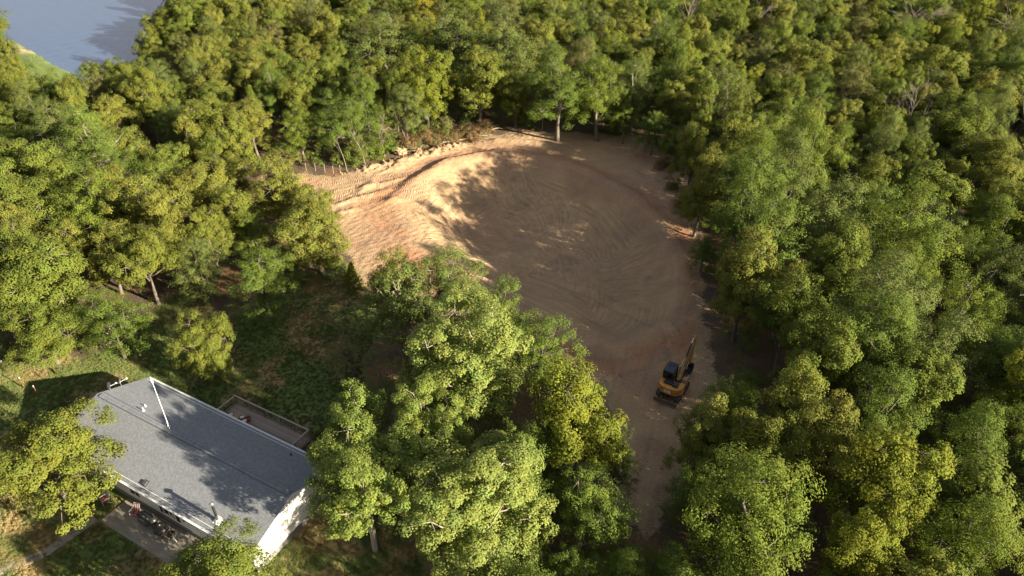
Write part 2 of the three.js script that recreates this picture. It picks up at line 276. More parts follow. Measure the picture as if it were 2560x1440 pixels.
function bend(a, b, r, k, sag = 0) { const out = []; const j = a.distanceTo(b) * 0.12; for (let s = 0; s <= k; s++) { const t = s / k, p = a.clone().lerp(b, t); if (s && s < k) p.add(V(gauss(r) * j, gauss(r) * j + sag * Math.sin(t * Math.PI), gauss(r) * j)); out.push(p); } return out; }
// o: R crown radius, T height, low where the crown starts, lobes, lobeR, clumps per lobe, per leaves per clump, size, tuft clump radius, reach (stretch outward), top (narrowing), open
function broadleaf(seed, o) {
  const r = rngOf(seed), lv = new Leaves(), wd = new Wood(), mid = (o.low + o.T) / 2, half = (o.T - o.low) / 2;
  const lean = V(gauss(r) * 0.5, 0, gauss(r) * 0.5), fork = V(lean.x * 0.4, o.low * 0.85 + 0.3, lean.z * 0.4), r0 = o.trunk ?? o.T * 0.017 + 0.04;
  wd.limb([V(0, -0.25, 0), V(0, 0.25, 0), V(lean.x * 0.2, o.low * 0.5, lean.z * 0.2), fork], [r0 * 1.5, r0 * 1.05, r0 * 0.9, r0 * 0.8], 8);
  const lead = V(lean.x, mid + half * 0.55, lean.z);
  wd.limb(bend(fork, lead, r, 4), [r0 * 0.8, r0 * 0.62, r0 * 0.46, r0 * 0.3, r0 * 0.12], 6);
  const lobes = [];
  for (let tries = 0; lobes.length < o.lobes && tries < 900; tries++) {
    const d = onSphere(r); if (d.y < -0.85) continue;
    const k = lobes.length < o.lobes * 0.22 ? 0.15 + 0.3 * r() : 0.62 + 0.38 * Math.sqrt(r());
    const tall = mid + d.y * half * k * 1.0, narrow = 1 - (o.top ?? 0.15) * smooth(mid - half, mid + half, tall);
    const rr = o.R * narrow * k * (1 - o.lobeR * 0.55) * (0.85 + 0.3 * r()), c = V(d.x * rr + lean.x, tall * 1 - o.lobeR * o.R * 0.35 * Math.max(0, d.y), d.z * rr + lean.z), R = o.R * o.lobeR * (0.72 + 0.5 * r());
    if (lobes.some((l) => l.c.distanceTo(c) < (l.R + R) * (o.open ?? 0.52))) continue;
    lobes.push({ c, R });
  }
  for (const l of lobes) {
    const start = r() < 0.5 ? fork.clone().lerp(lead, 0.1 + 0.5 * r()) : fork.clone().lerp(lead, 0.35 * r()), rb = r0 * (0.28 + 0.16 * r());
    wd.limb(bend(start, l.c, r, 4, 0.25), [rb * 1.25, rb, rb * 0.78, rb * 0.55, rb * 0.3], 5);
    const lobeTone = 1 + gauss(r) * 0.09, clumps = [];
    for (let tries = 0; clumps.length < o.clumps && tries < 200; tries++) {
      const d = onSphere(r); if (d.y < -0.6 && r() < 0.8) continue;
      const c = l.c.clone().addScaledVector(d, l.R * (0.62 + 0.42 * r()));
      if (clumps.some((q) => q.distanceTo(c) < o.tuft * 0.75)) continue;
      clumps.push(c);
      if (clumps.length % 3 === 0) wd.limb([l.c, l.c.clone().lerp(c, 0.55).add(V(0, 0.06, 0)), c], [rb * 0.42, rb * 0.25, rb * 0.08], 4);
    }
    for (const c of clumps) {
      const out = c.clone().sub(l.c).normalize().multiplyScalar(0.7).add(V(c.x - lean.x, (c.y - mid) * 0.8, c.z - lean.z).normalize().multiplyScalar(0.5)).add(V(0, 0.25, 0)).normalize(), tone = lobeTone * (1 + gauss(r) * 0.12), R = o.tuft * (0.7 + 0.6 * r()), warm = gauss(r) * 0.08;
      const per = Math.round(o.per * (0.6 + 0.8 * r()) * (R / o.tuft));
      for (let k = 0; k < per; k++) {
        const d = onSphere(r), rho = Math.pow(r(), 0.45);
        if (d.dot(out) < -0.2 && r() < 0.6) d.negate();
        const s = (o.reach ?? 0) * (r() - 0.15), x = c.x + d.x * R * rho + out.x * s, y = c.y + d.y * R * rho * 0.85 + out.y * s - (o.droop ?? 0) * Math.max(0, s), z = c.z + d.z * R * rho + out.z * s;
        const n = V(out.x * 0.5 + d.x * 0.6 + gauss(r) * 0.58, out.y * 0.5 + d.y * 0.6 + 0.35 + gauss(r) * 0.58, out.z * 0.5 + d.z * 0.6 + gauss(r) * 0.58).normalize();
        let t = onSphere(r); if (o.reach) t.addScaledVector(out, 1.2); t.addScaledVector(n, -t.dot(n)).normalize();
        const L = o.size * (0.7 + 0.6 * r()), v = tone * (1 + gauss(r) * 0.15), h = warm + gauss(r) * 0.07;
        lv.leaf(x, y, z, n, t, L, L * (o.wide ?? 0.62), [v * (1 + h), v, v * (1 - h * 0.8)]);
      }
    }
  }
  return { crown: lv.geo(), trunk: wd.geo(), R: o.R, T: o.T };
}
function conifer(seed, o) {
  const r = rngOf(seed), lv = new Leaves(), wd = new Wood();
  wd.limb([V(0, -0.2, 0), V(0, o.T * 0.5, 0), V(0, o.T * 0.96, 0)], [o.T * 0.022, o.T * 0.012, 0.01], 6);
  for (let k = 0; k < o.sprays; k++) {
    const t = Math.pow(r(), 1.25), y = lerp(o.low, o.T, t), a = r() * Math.PI * 2, L = o.R * (1 - t * 0.93) * (0.75 + 0.45 * r()) * (t < 0.12 ? 0.6 + t * 3.3 : 1), d = V(Math.cos(a), 0.35 + 0.5 * t, Math.sin(a)).normalize(), tone = 1 + gauss(r) * 0.16;
    if (k % 4 === 0) wd.limb([V(0, y, 0), V(d.x * L * 0.8, y + d.y * L * 0.8, d.z * L * 0.8)], [0.035, 0.006], 4);
    for (let q = 0; q < o.per; q++) {
      const s = 0.3 + 0.7 * Math.sqrt(r()), w = 0.16 * (1.3 - s) * o.R, x = d.x * L * s + gauss(r) * w, z = d.z * L * s + gauss(r) * w, yy = y + d.y * L * s + gauss(r) * w;
      const n = V(gauss(r) + d.x * 0.3, gauss(r) + 0.5, gauss(r) + d.z * 0.3).normalize(), tt = d.clone().add(V(gauss(r) * 0.5, gauss(r) * 0.5, gauss(r) * 0.5)); tt.addScaledVector(n, -tt.dot(n)).normalize();
      const v = tone * (1 + gauss(r) * 0.2); lv.leaf(x, yy, z, n, tt, o.size * (0.7 + 0.6 * r()), o.size * 0.34, [v * (1 + gauss(r) * 0.06), v, v]);
    }
  }
  return { crown: lv.geo(), trunk: wd.geo(), R: o.R, T: o.T };
}
function bareTree(seed, T, R, n = 9) {
  const r = rngOf(seed), wd = new Wood(), r0 = T * 0.014;
  wd.limb([V(0, -0.2, 0), V(gauss(r) * 0.3, T * 0.35, gauss(r) * 0.3), V(gauss(r) * 0.5, T * 0.7, gauss(r) * 0.5)], [r0 * 1.3, r0, r0 * 0.6], 7);
  const grow = (p, d, L, rr, dep) => { const q = p.clone().addScaledVector(d, L), m = p.clone().lerp(q, 0.5).add(V(gauss(r) * L * 0.1, gauss(r) * L * 0.08, gauss(r) * L * 0.1)); wd.limb([p, m, q], [rr, rr * 0.75, rr * 0.45], dep ? 5 : 4); if (dep) for (let k = 0; k < 4; k++) grow(p.clone().lerp(q, 0.4 + 0.6 * r()), d.clone().add(onSphere(r).multiplyScalar(0.75)).normalize(), L * (0.45 + 0.25 * r()), rr * 0.5, dep - 1); };
  for (let k = 0; k < n; k++) { const a = k / n * 6.28 + r(), t = 0.35 + 0.35 * r(); grow(V(0, T * t, 0), V(Math.cos(a), 0.7 + 0.6 * r(), Math.sin(a)).normalize(), R * (0.6 + 0.35 * r()), r0 * 0.5, 2); }
  return { trunk: wd.geo(), R, T };
}
const leafMat = (r, g, b, name, gloss = 0.05) => new THREE.MeshPhysicalMaterial({ color: new THREE.Color(r, g, b), vertexColors: true, roughness: 0.95, transmission: 0.4, thickness: 0, side: THREE.DoubleSide, specularIntensity: 0.12, clearcoat: gloss, clearcoatRoughness: 0.5, name });
const barkMat = (r, g, b, name) => new THREE.MeshStandardMaterial({ color: new THREE.Color(r, g, b), roughness: 0.95, name });
const bark = { grey: barkMat(0.15, 0.125, 0.10, 'grey bark'), pale: barkMat(0.29, 0.25, 0.20, 'pale bark'), dark: barkMat(0.11, 0.085, 0.065, 'dark bark'), bleached: barkMat(0.20, 0.165, 0.14, 'bleached wood') };
const OAK = { R: 3.4, T: 10, low: 1.9, lobes: 16, lobeR: 0.40, clumps: 15, per: 128, size: 0.15, tuft: 0.56, open: 0.47, wide: 0.68 };
const ASH = { R: 3.4, T: 12, low: 2.2, lobes: 18, lobeR: 0.36, clumps: 13, per: 130, size: 0.138, tuft: 0.56, reach: 0.35, wide: 0.5, top: 0.35 };
const ELM = { R: 3.4, T: 10, low: 1.6, lobes: 14, lobeR: 0.38, clumps: 12, per: 125, size: 0.135, tuft: 0.5, reach: 0.8, droop: 0.25, wide: 0.55 };
const COT = { R: 4.6, T: 16, low: 2.4, lobes: 17, lobeR: 0.30, clumps: 14, per: 150, size: 0.142, tuft: 0.58, open: 0.46, wide: 0.85, top: 0.12, trunk: 0.26 };
const kinds = {
  oak: { shapes: [1, 2, 3, 4, 5, 6].map((s) => broadleaf(100 + s, { ...OAK, T: 9.4 + (s % 3) * 0.6, lobes: 15 + s % 3, top: 0.1 + 0.07 * (s % 4) })), thin: [1, 2, 3].map((s) => broadleaf(130 + s, { ...OAK, low: 2.6, lobes: 13, clumps: 11, per: 100, open: 0.56 })), near: [1, 2, 3].map((s) => broadleaf(150 + s, { ...OAK, low: 1.6, T: 8, R: 4, lobes: 18, lobeR: 0.34, clumps: 14, per: 150, size: 0.135, tuft: 0.55 })) },
  ash: { shapes: [1, 2, 3, 4].map((s) => broadleaf(200 + s, ASH)), thin: [1, 2].map((s) => broadleaf(230 + s, { ...ASH, low: 3, lobes: 14, clumps: 11, per: 100, open: 0.56 })) },
  elm: { shapes: [1, 2, 3, 4].map((s) => broadleaf(300 + s, { ...ELM, low: 1.3 + 0.4 * (s % 2) })), thin: [1, 2].map((s) => broadleaf(330 + s, { ...ELM, lobes: 12, clumps: 8, per: 55, open: 0.6 })) },
  cottonwood: { shapes: [1, 2, 3].map((s) => broadleaf(400 + s, { ...COT, lobes: 36 + s * 2 })), high: [1, 2].map((s) => broadleaf(440 + s, { ...COT, low: 7, lobes: 30 })), thin: [broadleaf(420, { ...COT, R: 4, T: 12, low: 3.5, lobes: 24, clumps: 9, per: 60, size: 0.19, open: 0.55 })] },
  juniper: { shapes: [conifer(500, { R: 1.5, T: 4, low: 0.25, sprays: 150, per: 46, size: 0.17 }), conifer(501, { R: 2.4, T: 9.5, low: 0.8, sprays: 260, per: 46, size: 0.2 })] },
  shrub: { shapes: [1, 2, 3].map((s) => broadleaf(600 + s, { R: 1.5, T: 2.6, low: 0.25, lobes: 7, lobeR: 0.45, clumps: 8, per: 50, size: 0.15, tuft: 0.4, reach: 0.3, trunk: 0.04 })) },
  dead: { shapes: [bareTree(700, 11, 4.2), bareTree(701, 11, 3.6)] },
};
kinds.otheroak = { shapes: [1, 2, 3].map((s) => broadleaf(170 + s, { ...OAK, T: 10.4, lobes: 15, lobeR: 0.35, clumps: 13, tuft: 0.6, size: 0.175, top: 0.3 })) };
kinds.otheroak.thin = kinds.oak.thin; kinds.further_oak = kinds.otheroak;  // both kinds are oaks as well, only named apart
const tones = {
  olive: [leafMat(0.182, 0.205, 0.036, 'olive leaf'), leafMat(0.208, 0.218, 0.043, 'warm olive leaf'), leafMat(0.158, 0.195, 0.034, 'deep olive leaf')],
  gold: [leafMat(0.182, 0.208, 0.026, 'gold green leaf')],
  green: [leafMat(0.136, 0.190, 0.033, 'green leaf'), leafMat(0.158, 0.205, 0.031, 'fresh green leaf')],
  soft: [leafMat(0.152, 0.190, 0.048, 'soft grey green leaf')],
  bright: [leafMat(0.215, 0.272, 0.057, 'bright cottonwood leaf', 0.15), leafMat(0.178, 0.240, 0.046, 'lush cottonwood leaf', 0.15)],
  pale: [leafMat(0.245, 0.295, 0.071, 'pale cottonwood leaf', 0.15)],
  dull: [leafMat(0.178, 0.180, 0.056, 'dusty olive leaf')],
  yellow: [leafMat(0.270, 0.235, 0.026, 'yellow leaf')],
};
const treeWord = { oak: 'oak', otheroak: 'red oak', further_oak: 'further_oak', ash: 'ash', elm: 'elm' };
const toneWord = { olive: 'olive', gold: 'golden green', green: 'green', soft: 'grey green', bright: 'bright green', pale: 'pale green', dull: 'dusty olive', yellow: 'yellow' };
const treeRng = rngOf(4242);
function plant(kind, x, z, R, T, tone, label, group, opt = {}) {
  const k = kinds[kind], set = k[opt.set ?? 'shapes'], s = set[Math.floor(treeRng() * set.length)];
  const name = { oak: 'oak_tree', otheroak: 'red_oak_tree', further_oak: 'further_oak_tree', ash: 'ash_tree', elm: 'elm_tree', cottonwood: 'cottonwood_tree', juniper: 'juniper_tree', shrub: 'shrub', dead: 'bare_tree' }[kind];
  const t = thing(name, label, kind === 'shrub' ? 'shrub' : 'tree', [x, groundY(x, z) - 0.02, z], treeRng() * 6.283, group);
  t.scale.set(R / s.R * (0.88 + 0.24 * treeRng()), T / s.T, R / s.R * (0.88 + 0.24 * treeRng())); t.rotation.x = (treeRng() - 0.5) * 0.09; t.rotation.z = (treeRng() - 0.5) * 0.09;
  part('trunk', s.trunk, opt.bark ?? bark.grey, t);
  if (s.crown) { const m = tones[tone]; part('crown', s.crown, m[Math.floor(treeRng() * m.length)], t); }
  return t;
}
// the trees that stand out, one by one, the unseen ones last: kind, x, z, crown radius, height, tone, label, options
const own = [
  ['oak', -34.4, -35.9, 4.6, 8.8, 'olive', 'broad olive oak overhanging the shingle roof beside the concrete path', { set: 'near' }],
  ['oak', -19.0, -26.0, 4.0, 7.8, 'olive', 'olive oak in front of the patio wall of the white house', { set: 'near' }],
  ['oak', -28.1, -51.0, 3.1, 7.2, 'olive', 'compact round oak alone on the lawn behind the house', { set: 'near' }],
  ['elm', -25.5, -59.5, 3.9, 8.8, 'green', 'feathery green elm at the lawn edge by the dirt clearing', {}],
  ['elm', -32.4, -62.6, 3.0, 8.0, 'soft', 'blue green elm between the feathery elm and the lawn oaks', {}],
  ['oak', -38.4, -62.6, 3.4, 10, 'olive', 'tall olive oak at the back edge of the lawn', {}],
  ['oak', -45.8, -57.9, 4.6, 11, 'olive', 'large spreading oak with pale bare limbs at the lawn edge', { bark: 'pale' }],
  ['elm', -38.0, -53.6, 3.6, 7.8, 'green', 'green elm on the lawn beside the large spreading oak', {}],
  ['oak', -44.2, -52.8, 4.3, 6.3, 'olive', 'low wide oak branching to the ground by the dry grass', { set: 'near' }],
  ['oak', -50.0, -57.0, 2.8, 8, 'olive', 'slim olive oak behind the low wide oak', {}],
  ['oak', -21.9, -68.7, 4.0, 9.5, 'olive', 'olive oak leaning over the sunlit edge of the dirt bench', {}],
  ['oak', -29.0, -79.2, 4.0, 10.5, 'olive', 'olive oak beside the wire fence corner of the clearing', {}],
  ['oak', -37.0, -78.1, 3.9, 10.5, 'olive', 'olive oak two crowns away from the fence corner', {}],
  ['oak', -42.3, -71.4, 4.1, 11, 'olive', 'olive oak behind the tall lawn edge oak', {}],
  ['ash', -55.2, -86.6, 5.4, 13, 'bright', 'pale green tree with forked white trunk above the red soil patch', { bark: 'pale', dim: 1 }],
  ['oak', -56.4, -71.9, 4.3, 11, 'olive', 'broad olive oak beside the brown soil gap', {}],
  ['elm', -52.4, -75.4, 2.8, 8, 'green', 'small green elm by the brown soil gap', {}],
  ['oak', -47.5, -67.1, 2.6, 8, 'olive', 'small oak behind the large spreading oak', {}],
  ['elm', -29.1, -69.9, 2.5, 7, 'green', 'small elm behind the feathery green elm', {}],
  ['elm', -24.9, -66.0, 2.4, 5.5, 'green', 'low elm between the feathery elm and the bench oak', {}],
  ['juniper', -17.6, -65.1, 1.5, 3.7, 'gold', 'small golden juniper at the corner of lawn and dirt', {}],
  ['shrub', -20.2, -68.4, 1.5, 2.4, 'green', 'loose green shrub beside the small golden juniper', {}],
  ['cottonwood', -9.7, -53.4, 3.7, 10.6, 'soft', 'thin open cottonwood with pale trunk against the dirt bench', { set: 'thin', bark: 'pale' }],
  ['elm', -15.0, -51.0, 3.1, 6.8, 'dull', 'dusty olive elm between lawn and cottonwoods', { set: 'thin' }],
  ['cottonwood', -3.2, -43.6, 5.3, 14.8, 'pale', 'tallest bright cottonwood between the house and the excavator', { bark: 'pale' }],
  ['elm', -1.6, -49.4, 3.6, 11.2, 'green', 'feathery elm behind the tallest cottonwood by the pit', {}],
  ['elm', 2.4, -47.4, 2.9, 10, 'green', 'lower feathery elm beside the pit ramp', {}],
  ['oak', 5.0, -37.5, 4.1, 13, 'gold', 'golden green oak leaning over the dirt track opposite the excavator', {}],
  ['cottonwood', -11.8, -39.6, 2.4, 9.6, 'bright', 'slender cottonwood at the far corner of the wooden deck', { set: 'thin', bark: 'pale' }],
  ['cottonwood', -10.0, -32.0, 4.3, 11.4, 'bright', 'bright cottonwood spreading over the white gable wall', { set: 'high', bark: 'pale' }],
  ['cottonwood', -2.3, -30.6, 4.4, 12.8, 'pale', 'bright cottonwood with twin tops beside the gable cottonwood', { bark: 'pale' }],
  ['elm', 5.2, -31.3, 3.2, 9, 'green', 'shaded drooping elm at the near end of the dirt track', {}],
  ['elm', 8.0, -36.5, 1.7, 7, 'green', 'small shaded elm under the golden green oak', {}],
  ['shrub', 1.7, -29.6, 1.5, 4.4, 'green', 'green shrub at the foot of the twin topped cottonwood', {}],
  ['elm', 4.2, -27.6, 1.9, 6, 'green', 'young green elm below the shaded drooping elm', {}],
  ['ash', 7.4, -27.6, 2.1, 6, 'green', 'young ash beside the near end of the track', {}],
  ['elm', 1.5, -36.3, 2.1, 9, 'green', 'shaded elm between the golden oak and the cottonwoods', {}],
  ['elm', -8.9, -43.0, 2.6, 6.5, 'green', 'low shaded elm in the shade behind the slender cottonwood', { set: 'thin' }],
  ['elm', -11.2, -46.8, 2.4, 5.5, 'green', 'low shaded elm beside the shaded lawn', { set: 'thin' }],
  ['ash', 15.4, -28.2, 4.6, 14, 'green', 'large fresh green ash beside the near end of the track', {}],
  ['ash', 10.2, -27.9, 1.9, 6, 'green', 'young ash under the large fresh green ash', {}],
  ['oak', 17.9, -34.4, 2.9, 12, 'olive', 'slim oak behind the large fresh green ash', {}],
  ['ash', 26.6, -71.4, 5.0, 14.5, 'green', 'tall bright ash at the outer edge of the pit', {}],
  ['ash', 36.5, -83.1, 5.4, 15, 'green', 'tall green ash behind the pit edge ash', {}],
  ['oak', 22.4, -56.3, 3.5, 13, 'olive', 'oak at the wood edge beyond the excavator boom', {}],
  ['elm', 26.4, -61.1, 4.5, 14, 'green', 'green elm at the wood edge above the track', {}],
  ['oak', 25.0, -51.0, 3.7, 12.5, 'olive', 'olive oak at the wood edge beside the excavator', {}],
  ['oak', 25.2, -44.4, 3.3, 12.5, 'olive', 'olive oak at the wood edge behind the excavator', {}],
  ['oak', 20.8, -39.2, 3.2, 11.5, 'olive', 'olive oak at the wood edge near the track end', {}],
  ['ash', 29.4, -46.0, 3.6, 13.5, 'green', 'fresh green ash one row inside the wood from the excavator', {}],
  ['ash', 27.6, -38.4, 3.2, 12.5, 'green', 'fresh green ash one row inside the wood from the track end', {}],
  ['elm', 33.2, -66.0, 5.0, 13, 'soft', 'wide grey green elm inside the wood above the track', {}],
  ['elm', 40.3, -61.7, 4.8, 14, 'green', 'wide green elm deep in the wood above the track', {}],
  ['ash', 7.3, -107.4, 5.0, 14.5, 'green', 'bright ash with visible trunk at the back of the pit', {}],
  ['ash', 13.6, -107.5, 4.5, 14, 'green', 'green ash beside the bright ash at the back of the pit', {}],
  ['elm', -2.1, -124.1, 7.2, 15, 'soft', 'very wide grey green elm behind the brush pile wood', {}],
  ['elm', -10.0, -129.9, 7.4, 15, 'soft', 'very wide soft green elm next to the yellow tree', {}],
  ['oak', -5.6, -112.6, 4.8, 14, 'olive', 'tall olive oak behind the far end of the brush pile', {}],
  ['oak', -13.6, -110.8, 4.4, 14, 'gold', 'tall golden green oak behind the brush pile', {}],
  ['elm', -23.2, -131.2, 7.4, 14, 'soft', 'very wide elm deep in the wood behind the fence', {}],
  ['oak', -18.5, -153.8, 4.8, 12.5, 'yellow', 'yellow tree standing out of the green wood', {}],
  ['oak', 0.6, -113.6, 3.6, 11, 'olive', 'olive oak in the dark gap behind the pit', {}],
  ['ash', 19.5, -110.0, 3.6, 13, 'soft', 'slender ash with long bare trunk at the back of the pit', { bark: 'pale' }],
  ['oak', 25.7, -105.8, 4.0, 12, 'olive', 'olive oak at the back corner of the pit', {}],
  ['elm', 31.8, -103.8, 4.4, 13, 'soft', 'grey green elm behind the back corner of the pit', {}],
  ['elm', -24.2, -99.8, 4.6, 9, 'green', 'fresh green elm over the wire fence', {}],
  ['elm', -31.6, -100.2, 3.4, 8, 'green', 'fresh green elm at the fence end', {}],
  ['elm', -19.6, -101.4, 3.2, 8, 'green', 'fresh green elm at the near end of the brush pile', { set: 'thin' }],
  ['elm', -28.1, -107.1, 4.3, 9, 'green', 'fresh green elm behind the wire fence elms', {}],
  ['ash', -16.6, -106.0, 3.4, 10, 'soft', 'grey green ash right behind the brush pile', {}],
  ['dead', 82.1, -150.0, 5.6, 12, 'dull', 'large leafless grey tree far back in the wood', { bark: 'bleached' }],
  ['dead', 58.0, -99.7, 3.4, 12, 'dull', 'leafless tree in a dark gap of the wood', { bark: 'bleached' }],
  ['dead', 98.0, -142.0, 5.0, 13, 'dull', 'half bare tree beyond the leafless grey tree', { bark: 'bleached' }],
  ['elm', 24.4, -98.0, 2.8, 6, 'green', 'low elm on the red soil at the pit corner', {}],
  ['elm', 27.0, -93.0, 3.0, 6.5, 'green', 'low shaded elm beside the pit corner', {}],
  ['juniper', -39.5, -104.9, 2.7, 10, 'green', 'tall bright juniper among the olive oaks', {}],
  ['cottonwood', -6.4, -37.2, 3.4, 10.8, 'bright', 'bright cottonwood filling the gap behind the gable cottonwood', { bark: 'pale' }],
  ['elm', 0.6, -33.6, 3.0, 10.5, 'green', 'shaded elm between the twin topped cottonwood and the golden oak', {}],
  ['elm', 0.6, -23.6, 3.4, 8.5, 'green', 'elm below the twin topped cottonwood', {}],
  ['ash', 5.4, -22.6, 3.2, 8, 'green', 'green ash in front of the shaded drooping elm', {}],
  ['elm', 9.8, -23.0, 3.2, 8.5, 'green', 'green elm closing the near end of the track', {}],
  ['oak', -6.6, -48.6, 2.8, 7.5, 'dull', 'dusty oak between the open cottonwood and the tallest cottonwood', {}],
  ['elm', 17.6, -106.2, 2.6, 7, 'green', 'low elm on the soil shelf beside the slender ash', {}],
  ['elm', 21.4, -101.8, 2.8, 7, 'green', 'low elm on the soil shelf at the back corner of the pit', {}],
  ['oak', 24.6, -89.8, 3.2, 10, 'olive', 'oak rooted on the outer shoulder of the pit crest', {}],
  ['oak', 22.8, -77.0, 3.4, 11.5, 'olive', 'oak reaching over the crest road of the pit', {}],
  ['elm', 13.2, -34.0, 2.3, 7, 'green', 'elm crowding the far side of the track end', {}],
  ['elm', 17.6, -41.4, 2.4, 7.5, 'green', 'elm crowding the track behind the excavator', {}],
  ['ash', 29.8, -79.2, 4.2, 14.2, 'green', 'tall ash between the two pit edge ashes', {}],
  ['ash', 31.6, -74.6, 4.0, 14.6, 'soft', 'tall grey green ash behind the bright pit edge ash', {}],
  ['oak', 27.8, -84.8, 4.0, 13.2, 'olive', 'tall olive oak above the shaded pit crest', {}],
  ['ash', 24.6, -66.0, 3.8, 14, 'green', 'tall ash beside the pit where the track begins', {}],
  ['shrub', -31.4, -98.0, 2.0, 3.2, 'green', 'wide green shrub past the last fence post', {}],
  ['shrub', -25.4, -97.0, 1.9, 3.0, 'green', 'wide green shrub touching the fence wires', {}],
  ['shrub', -22.4, -98.9, 2.0, 3.4, 'dull', 'wide dusty shrub where the fence ends', {}],
  ['shrub', -19.6, -101.2, 2.0, 3.4, 'green', 'wide green shrub pressed against the root ball', {}],
  ['shrub', -15.6, -106.6, 2.2, 3.6, 'green', 'wide green shrub over the back of the felled trunks', {}],
  ['shrub', -10.6, -109.4, 2.2, 3.4, 'dull', 'wide dusty shrub over the back of the brush pile', {}],
  ['shrub', -29.6, -98.3, 1.7, 3.0, 'green', 'bushy green shrub at the fence end of the clearing', {}],
  ['shrub', -26.8, -97.6, 1.6, 2.6, 'dull', 'dusty low shrub behind the middle fence posts', {}],
  ['shrub', -23.9, -98.2, 1.8, 3.4, 'green', 'bushy green shrub between the fence and the brush pile', {}],
  ['shrub', -20.8, -100.4, 1.7, 3.2, 'green', 'green shrub beside the torn root ball', {}],
  ['shrub', -18.8, -103.6, 1.9, 3.6, 'dull', 'dusty shrub behind the torn root ball', {}],
  ['shrub', -13.0, -109.0, 2.0, 3.4, 'green', 'green shrub behind the middle of the brush pile', {}],
  ['shrub', -7.4, -111.6, 2.0, 3.6, 'green', 'green shrub behind the far end of the brush pile', {}],
  ['shrub', 2.6, -112.6, 1.9, 3.2, 'green', 'shaded shrub under the bright ash at the back of the pit', {}],
  ['shrub', 10.8, -112.4, 1.8, 3.0, 'green', 'low shrub between the two ashes at the back of the pit', {}],
  ['shrub', 17.2, -110.6, 1.7, 2.8, 'green', 'shaded shrub beside the slender ash at the back of the pit', {}],
  ['shrub', 23.2, -103.6, 1.9, 3.4, 'green', 'shaded shrub on the red soil at the pit corner', {}],
  ['shrub', 25.2, -87.0, 1.8, 3.0, 'green', 'shaded shrub at the outer edge of the pit crest', {}],
  ['elm', 22.6, -79.6, 2.2, 5.2, 'green', 'low shaded elm leaning over the pit crest', {}],
  ['elm', 21.9, -69.0, 2.0, 4.6, 'green', 'low shaded elm at the wood edge beside the pit', {}],
  ['elm', 20.4, -46.0, 2.0, 4.6, 'green', 'low shaded elm beside the excavator blade', {}],
  ['oak', -71.2, -113.4, 3.2, 10, 'olive', 'olive oak on the near lake shore', {}],
  ['oak', -70.1, -117.0, 3.0, 10.5, 'olive', 'olive oak at the near lake shore below the first shore oak', {}],
  ['oak', -66.8, -118.6, 3.2, 10.5, 'olive', 'olive oak at the near lake shore facing the water', {}],
  ['oak', -63.6, -116.1, 3, 10, 'olive', 'olive oak at the inner corner of the lake shore', {}],
  ['oak', -73.3, -109.6, 3.2, 10, 'olive', 'olive oak behind the near lake shore oaks', {}],
  ['oak', -76.6, -107.6, 3.3, 10, 'olive', 'olive oak behind the near lake shore by the bank', {}],
  ['oak', -93.0, -132.5, 3.4, 11, 'olive', 'olive oak beside the grassy lake bank', {}],
  ['oak', -87.6, -121.7, 3.2, 10, 'olive', 'olive oak in front of the grassy lake bank', {}],
  ['oak', -80.5, -112.0, 3.3, 10, 'olive', 'olive oak one row in from the lake bank', {}],
  ['oak', -66.0, -126.6, 3.0, 9.5, 'olive', 'olive oak on the far lake shore at its inner corner', {}],
  ['oak', -71.6, -142.2, 3.2, 9.5, 'olive', 'olive oak on the far lake shore half way along', {}],
  ['oak', -76.6, -158.0, 3.2, 9.5, 'olive', 'olive oak on the far lake shore farthest along', {}],
  ['oak', -36.0, -24.5, 4.2, 9, 'olive', 'unseen oak beside the concrete path, out of view, shading the front lawn', { set: 'near' }],  // out of view; placed for the shade over the front lawn
  ['oak', -27.5, -20.5, 4.2, 9.5, 'olive', 'unseen oak on the front lawn, out of view, shading the ground before the patio', { set: 'near' }],  // also below the frame, for shade in front of the house
];
for (const [kind, x, z, R, T, tone, label, o] of own) plant(kind, x, z, R, T, tone, label, undefined, { ...o, bark: o.bark ? bark[o.bark] : undefined });
